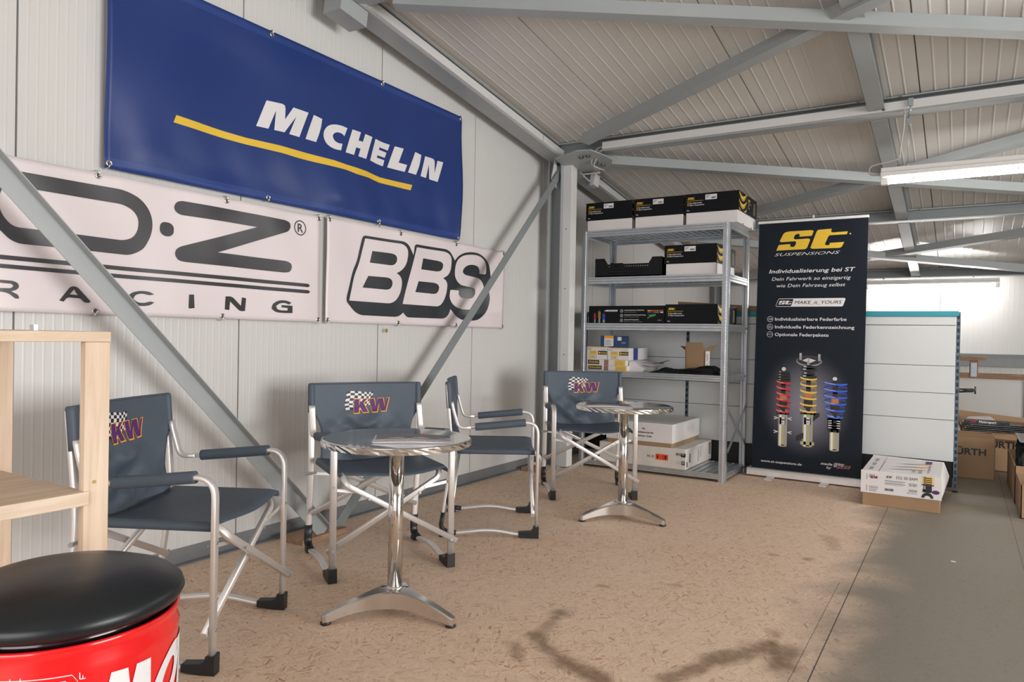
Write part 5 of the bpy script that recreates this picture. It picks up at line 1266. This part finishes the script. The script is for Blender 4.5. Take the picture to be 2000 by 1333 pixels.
        mb.poly(rr4(uc-.052, zs-.115, uc+.050, zs-.005, 0, .012), g, 3)
        for k in range(4): mb.rect(uc-.045, zs-.03-.018*k, uc-.02, zs-.024-.018*k, h_, 2); mb.rect(uc+.015, zs-.03-.018*k, uc+.04, zs-.024-.018*k, h_, 2)
    mb.build(name, [colr, pol_m, pw_m, pk_m, mag_m, pg_m, prust_m, dkc[colr.name], pw_m], sheet_)
dkc = {'print_red': mat('print_dark_red', (.25, .008, .008), .45), 'print_yellow': mat('print_dark_yellow', (.36, .22, .02), .45), 'print_blue': mat('print_dark_blue', (.008, .04, .28), .45)}
strut('red_spring_picture', .237, .762, .532, .262, .108, .066, pr_m, 0, 5, 1)
strut('yellow_spring_picture', .424, .800, .545, .275, .122, .074, py_m, 0, 5, 2)
strut('blue_spring_picture', .618, .770, .515, .262, .118, .067, pb_m, .45, 5, 3)

# ------------------------------------------------------------------ carton in front of the partition
t = thing('shock_absorber_carton', 'white carton numbered 352 20 0AM on a brown base beside the roll-up banner', 'box', (5.80, .34, 0))
mb = MB(); mb.bbox(5.425, 6.17, .108, .560, 0, .12, .003); mb.build('base', card_m, t)
mb = MB(); x0, x1, y0, y1, z0, z1 = 5.418, 6.185, .100, .567, .089, .233
vs = []
for i, x in enumerate((x0, x0+.12, x0+.4, x1-.1, x1)):
    bul = (0, .006, .018, .03, .030)[i]; vs += [(x, y1, z0), (x, y1, z1), (x, y0+.004, z1-.004*i*.5), (x, y0-bul, (z0+z1)/2-.03), (x, y0-bul*.8, z0)]
fs = [(i*5+j, i*5+(j+1) % 5, (i+1)*5+(j+1) % 5, (i+1)*5+j) for i in range(4) for j in range(5)] + [(0, 1, 2, 3, 4), (24, 23, 22, 21, 20)]
mb.add(vs, fs); lid = mb.build('lid', wcard_m, t, bevel=.003)
f = front(5.4172, .567, .089); g = front(5.4166, .567, .089); mb = MB()
mb.text('352 20 0AM', f, .207, .108, .019, width=.124, bold=0, mi=0); mb.text('KW', f, .150, .107, .016, width=.036, bold=.03, shear=.2, mi=0)
for q in range(4): mb.rect(.142, .088-.0085*q, .262-.012*(q % 2), .091-.0085*q, f, 0 if q % 2 == 0 else 1)
barcode(mb, f, .143, .022, .194, .038, 0, 16); barcode(mb, f, .283, .068, .331, .088, 1, 16); barcode(mb, f, .283, .030, .331, .048, 1, 14)
mb.text('Made in Germany', f, .272, .020, .007, width=.06, mi=0); mb.rect(.032, .008, .036, .05, f, 1); mb.rect(.032, .085, .036, .125, f, 1)
for q in range(3): mb.rect(.048, .032-.011*q, .102-.006*q, .035-.011*q, f, 0)
mb.text('suspensions', f, .046, .040, .007, width=.055, mi=0)
u = .390
mb.rect(u-.024, .045, u+.024, .142, f, 3); mb.rect(u-.020, .05, u-.012, .142, g, 4)
for q in range(4): mb.poly([(u-.036, .100+.0125*q), (u+.038, .096+.0125*q), (u+.038, .102+.0125*q), (u-.036, .106+.0125*q)], g, 2)
mb.rect(u-.034, .084, u+.036, .092, g, 5); mb.rect(u-.028, .040, u+.022, .060, g, 0)
mb.poly([[(u+.034*math.cos(3.1416*k/16), .004+.036*math.sin(3.1416*k/16)) for k in range(17)], [(u+.018*math.cos(3.1416*k/16), .004+.016*math.sin(3.1416*k/16)) for k in range(17)]], g, 0)
mb.poly([(u+.046+.022*math.cos(6.283*k/18), .046+.013*math.sin(6.283*k/18)) for k in range(18)], g, 5);
mb.build('print', [pk_m, pg_m, py_m, pk_m, pol_m, pp_m], lid)
kw_logo(lid, lambda u, v, e: Vector((5.4172-e*.5, .567-.046-u*.056, .212-v*.06)), 'logo')
tp = lambda u, v: Vector((x0+u, y1-v, z1+.0008)); mb = MB()
for q, (u_, v_) in enumerate(((.17, .14), (.30, .155), (.45, .17))):
    mb.poly([(u_, v_), (u_+.02, v_+.09), (u_+.055, v_+.155), (u_+.075, v_+.15), (u_+.04, v_+.08)], tp, 0); mb.poly([(u_+.055, v_+.155), (u_+.075, v_+.15), (u_+.10, v_+.235), (u_+.08, v_+.225)], tp, 1)
mb.rect(.02, .10, .5, .104, tp, 2); mb.rect(.5, .10, .70, .104, tp, 1)
for q in range(3): mb.rect(.08+.2*q, .035, .2+.2*q, .06, tp, 0)
mb.text('coilover', lambda u, v: tp(.14+u*1.0, .40-v*.0-.02+v), 0, 0, .02, width=.36, mi=2); mb.rect(.56, .355, .68, .395, tp, 2); mb.rect(.12, .29, .20, .31, tp, 0); mb.rect(.10, .33, .22, .35, tp, 0)
mb.build('lid_print', [pg_m, po_m, pp_m], lid)

# ------------------------------------------------------------------ storage corner on the right
t = thing('mesh_frame', 'wooden frame filled with white wire mesh at the right, standing beyond the partition', 'mesh panel', (8.03, -.2, 0))
X = 8.03
mb = MB(); mb.bbox(X, X+.05, -.53, .45, .780, .832, .003); mb.build('rail', brown_y, t)
mb = MB(); mb.bbox(X, X+.05, -.53, .45, .05, .10, .003); mb.build('rail', brown_y, t)
for y in (-.53, .40):
    mb = MB(); mb.bbox(X, X+.05, y, y+.05, 0, .78 if y > 0 else 1.02, .003); mb.build('post', brown_y, t)
mb = MB(); mb.bbox(X-.02, X+.08, -.19, .45, .945, .985, .003); mb.build('plank', brown_y, t)
mb = MB(); mb.bbox(X, X+.05, -.125, -.055, .8325, .945, .003); mb.build('strut', brown_y, t)
mb = MB(); mb.bbox(X-.012, X-.001, -.112, -.064, .795, .925, .001, 0)
for q in range(6):
    for r in range(2): mb.disc((X-.0125, -.10+.024*r+.006*(q % 2), .81+.02*q), (-1, 0, 0), .003, 8, 1, .0005)
mb.build('nail_plate', [galvd_m, bolt_m], t)
mb = MB(); d = .016; y0, y1, z0, z1 = -.48, .40, .36, .778
n = int((y1-y0+z1-z0)/d)
for k in range(n):
    for sgn in (1, -1):
        s0 = y0+k*d if sgn > 0 else y1-k*d
        a = (s0, z0); b = (s0-sgn*(z1-z0), z1)
        lo, hi = min(a[0], b[0]), max(a[0], b[0])
        P0, P1 = a, b
        def at_y(yv): f_ = (yv-a[0])/(b[0]-a[0]); return (yv, a[1]+(b[1]-a[1])*f_)
        if hi < y0 or lo > y1: continue
        if P0[0] < y0: P0 = at_y(y0)
        if P0[0] > y1: P0 = at_y(y1)
        if P1[0] < y0: P1 = at_y(y0)
        if P1[0] > y1: P1 = at_y(y1)
        mb.beam((X+.02+.001*sgn, P0[0], P0[1]), (X+.02+.001*sgn, P1[0], P1[1]), .006, .0015, (1, 0, 0))
wm = mb.build('wire_mesh', meshp_m, t)
mb = MB(); mb.bbox(X-.06, X+.10, -.66, -.535, .80, 1.02, .003); tag(mb.build('timber_offcut', brown_y, origin=(X, -.6, .80)), 'brown timber piece at the right edge beside the wire mesh frame', 'timber')
mb2 = None
t = thing('bar_clamp', 'black clamp sticking out behind the slotted post of the partition', 'clamp', (6.55, -.02, .75))
mb = MB(); mb.tube([(6.33, .03, .752), (6.55, -.065, .747)], .016, n=14); mb.build('bar', blackp_m, t)
mb = MB(); mb.tube([(6.55, -.065, .747), (6.58, -.085, .746)], .006, n=10); mb.tube([(6.58, -.086, .775), (6.58, -.086, .718)], .006, n=10); mb.build('handle', bolt_m, t)

def shop_box(label, c, rot, w, d, h, text, tw, flaps, tilt=0):
    t = thing('shipping_carton', label, 'box', (c[0], c[1], 0), rot, 'brown lettered cartons in the storage corner')
    B = lambda mb, name, m, par=t, **k: mb.build(name, m, par, local=True, **k)
    mb = MB(); q = .004
    mb.box(-d/2, -d/2+q, -w/2, w/2, 0.001, h); mb.box(d/2-q, d/2, -w/2, w/2, 0.001, h); mb.box(-d/2, d/2, -w/2, -w/2+q, .001, h); mb.box(-d/2, d/2, w/2-q, w/2, .001, h); mb.box(-d/2, d/2, -w/2, w/2, .001, .005)
    body = B(mb, 'body', card_m)
    fn = lambda u, v: Vector((-d/2-.001, w/2-u, v))
    mb = MB(); mb.text(text, fn, tw[0], tw[1], tw[2], width=tw[3], bold=.03); mb.build('lettering', pk_m, body, local=True)
    for pts in flaps:
        mb = MB(); mb.add(pts, [tuple(range(len(pts)))]); B(mb, 'flap', card_m, solid=.005)
    return t
w, d, h = .46, .40, .335
shop_box('brown carton with large black lettering, standing right behind the slotted post', (7.20, .005), .06, w, d, h, 'WÜRTH', (.10, .195, .052, .30),
         [[(-d/2, -w/2, h), (-d/2, w/2, h), (-.02, w/2, h+.045), (-.02, -w/2, h+.020)], [(d/2, -w/2, h), (d/2, w/2, h), (.0, w/2, h+.03), (.0, -w/2, h+.03)]])
w, d, h = .60, .40, .332
shop_box('brown lettered carton farther back at the right, heaped with black cloth', (7.755, -.30), 0.0, w, d, h, 'WÜRTH', (.13, .205, .058, .30),
         [[(-d/2, -w/2, h), (-d/2, w/2, h), (-d/2-.10, w/2, h-.03), (-d/2-.10, -w/2, h-.05)], [(d/2, -w/2, h), (d/2, w/2, h), (d/2+.008, w/2+.02, h+.15), (d/2+.008, -w/2, h+.10)], [(-d/2, w/2, h), (d/2, w/2, h), (d/2, w/2+.06, h+.15), (-d/2, w/2+.07, h+.12)]])
t = thing('folded_banner', 'folded black cloth with red and white lettering on the back carton', 'cloth', (7.7, -.25, .34))
mb = MB()
for k in range(5):
    z = .337+.014*k; mb.bbox(7.54+.012*k, 7.93, -.52+.02*k*(k % 2), .0-.02*k, z, z+.011, .004)
mb.bbox(7.577, 7.60, -.36, -.02, .385, .437, .003)
mb.build('cloth', foil_m, t)
mb = MB(); f = front(7.5395, -.10, .352); mb.text('Motorsport', lambda u, v: Vector((7.575+.0*u, -.13-u, .408+v)), 0, 0, .022, width=.13, mi=0, shear=.2, bold=.02); mb.text('MT', lambda u, v: Vector((7.575, -.07-u, .408+v)), 0, 0, .022, width=.05, mi=1, shear=.2, bold=.03); mb.build('lettering', [pw_m, pr_m], t)
mb = MB(); mb.add([(7.62, .0, .408), (7.62, -.28, .408), (7.80, -.22, .452), (7.80, -.06, .440)], [(0, 1, 2, 3)]); mb.build('paper_sheet', wcard_m, t, solid=.002)

def open_box(label, x0, x1, y0, y1, h, group):
    t = thing('open_carton', label, 'box', ((x0+x1)/2, (y0+y1)/2, 0), 0, group); q = .005
    mb = MB(); mb.box(x0, x0+q, y0, y1, .001, h); mb.box(x1-q, x1, y0, y1, .001, h); mb.box(x0, x1, y0, y0+q, .001, h); mb.box(x0, x1, y1-q, y1, .001, h); mb.box(x0, x1, y0, y1, .001, .006); mb.build('body', card_m, t)
    return t
open_box('brown open carton at the right edge filled with glossy black packets', 6.10, 7.07, -.85, -.322, .262, 'open cartons at the right edge')
open_box('nearer low brown open carton at the right edge', 5.59, 6.085, -.85, -.330, .215, 'open cartons at the right edge')
rr = random.Random(5)
for k in range(12):
    x = 6.12+.062*k+rr.uniform(0, .006); y = -.37+rr.uniform(-.02, .01); lean = .12
    mb = MB(); Wd, Hh = .26, .30+rr.uniform(-.02, .03)+.006*k
    fn = lambda o: [Vector((x+o, y, .012)), Vector((x+o, y-Wd, .012)), Vector((x+o+lean, y-Wd, Hh)), Vector((x+o+lean, y, Hh-.02))]
    a, b = fn(0), fn(.016); mb.add(a+b, [(0, 1, 2, 3), (7, 6, 5, 4), (0, 4, 5, 1), (1, 5, 6, 2), (2, 6, 7, 3), (3, 7, 4, 0)]); 
    o = mb.build('black_packet', foil_m, bevel=.003, origin=tuple(a[0])); tag(o, 'glossy black packet standing in the open carton at the right edge', 'packet', 'black packets in the open carton')
mb = MB(); mb.box(6.35, 6.95, -.62, -.36, .398, .408); tag(mb.build('silver_packet', mat('grey_foil', (.20, .21, .22), .3), bevel=.003, origin=(6.6, -.5, .375)), 'flat grey packet lying on top of the black packets at the right edge', 'packet')
crumple('black_bag', 'crumpled black bag lying in the nearer low open carton', 'bag', 5.62, 6.06, -.82, -.35, .008, lambda u, v: .17+.03*math.sin(5*u+3*v), foil_m, 10, 10, 3)
mb = MB(); mb.disc((4.28, .02, 0), (0, 0, 1), .012, 12, 0, .001); tag(mb.build('paper_scrap', pw_m, origin=(4.28, .02, 0)), 'tiny white paper scrap on the dark floor boards at the right', 'paper')
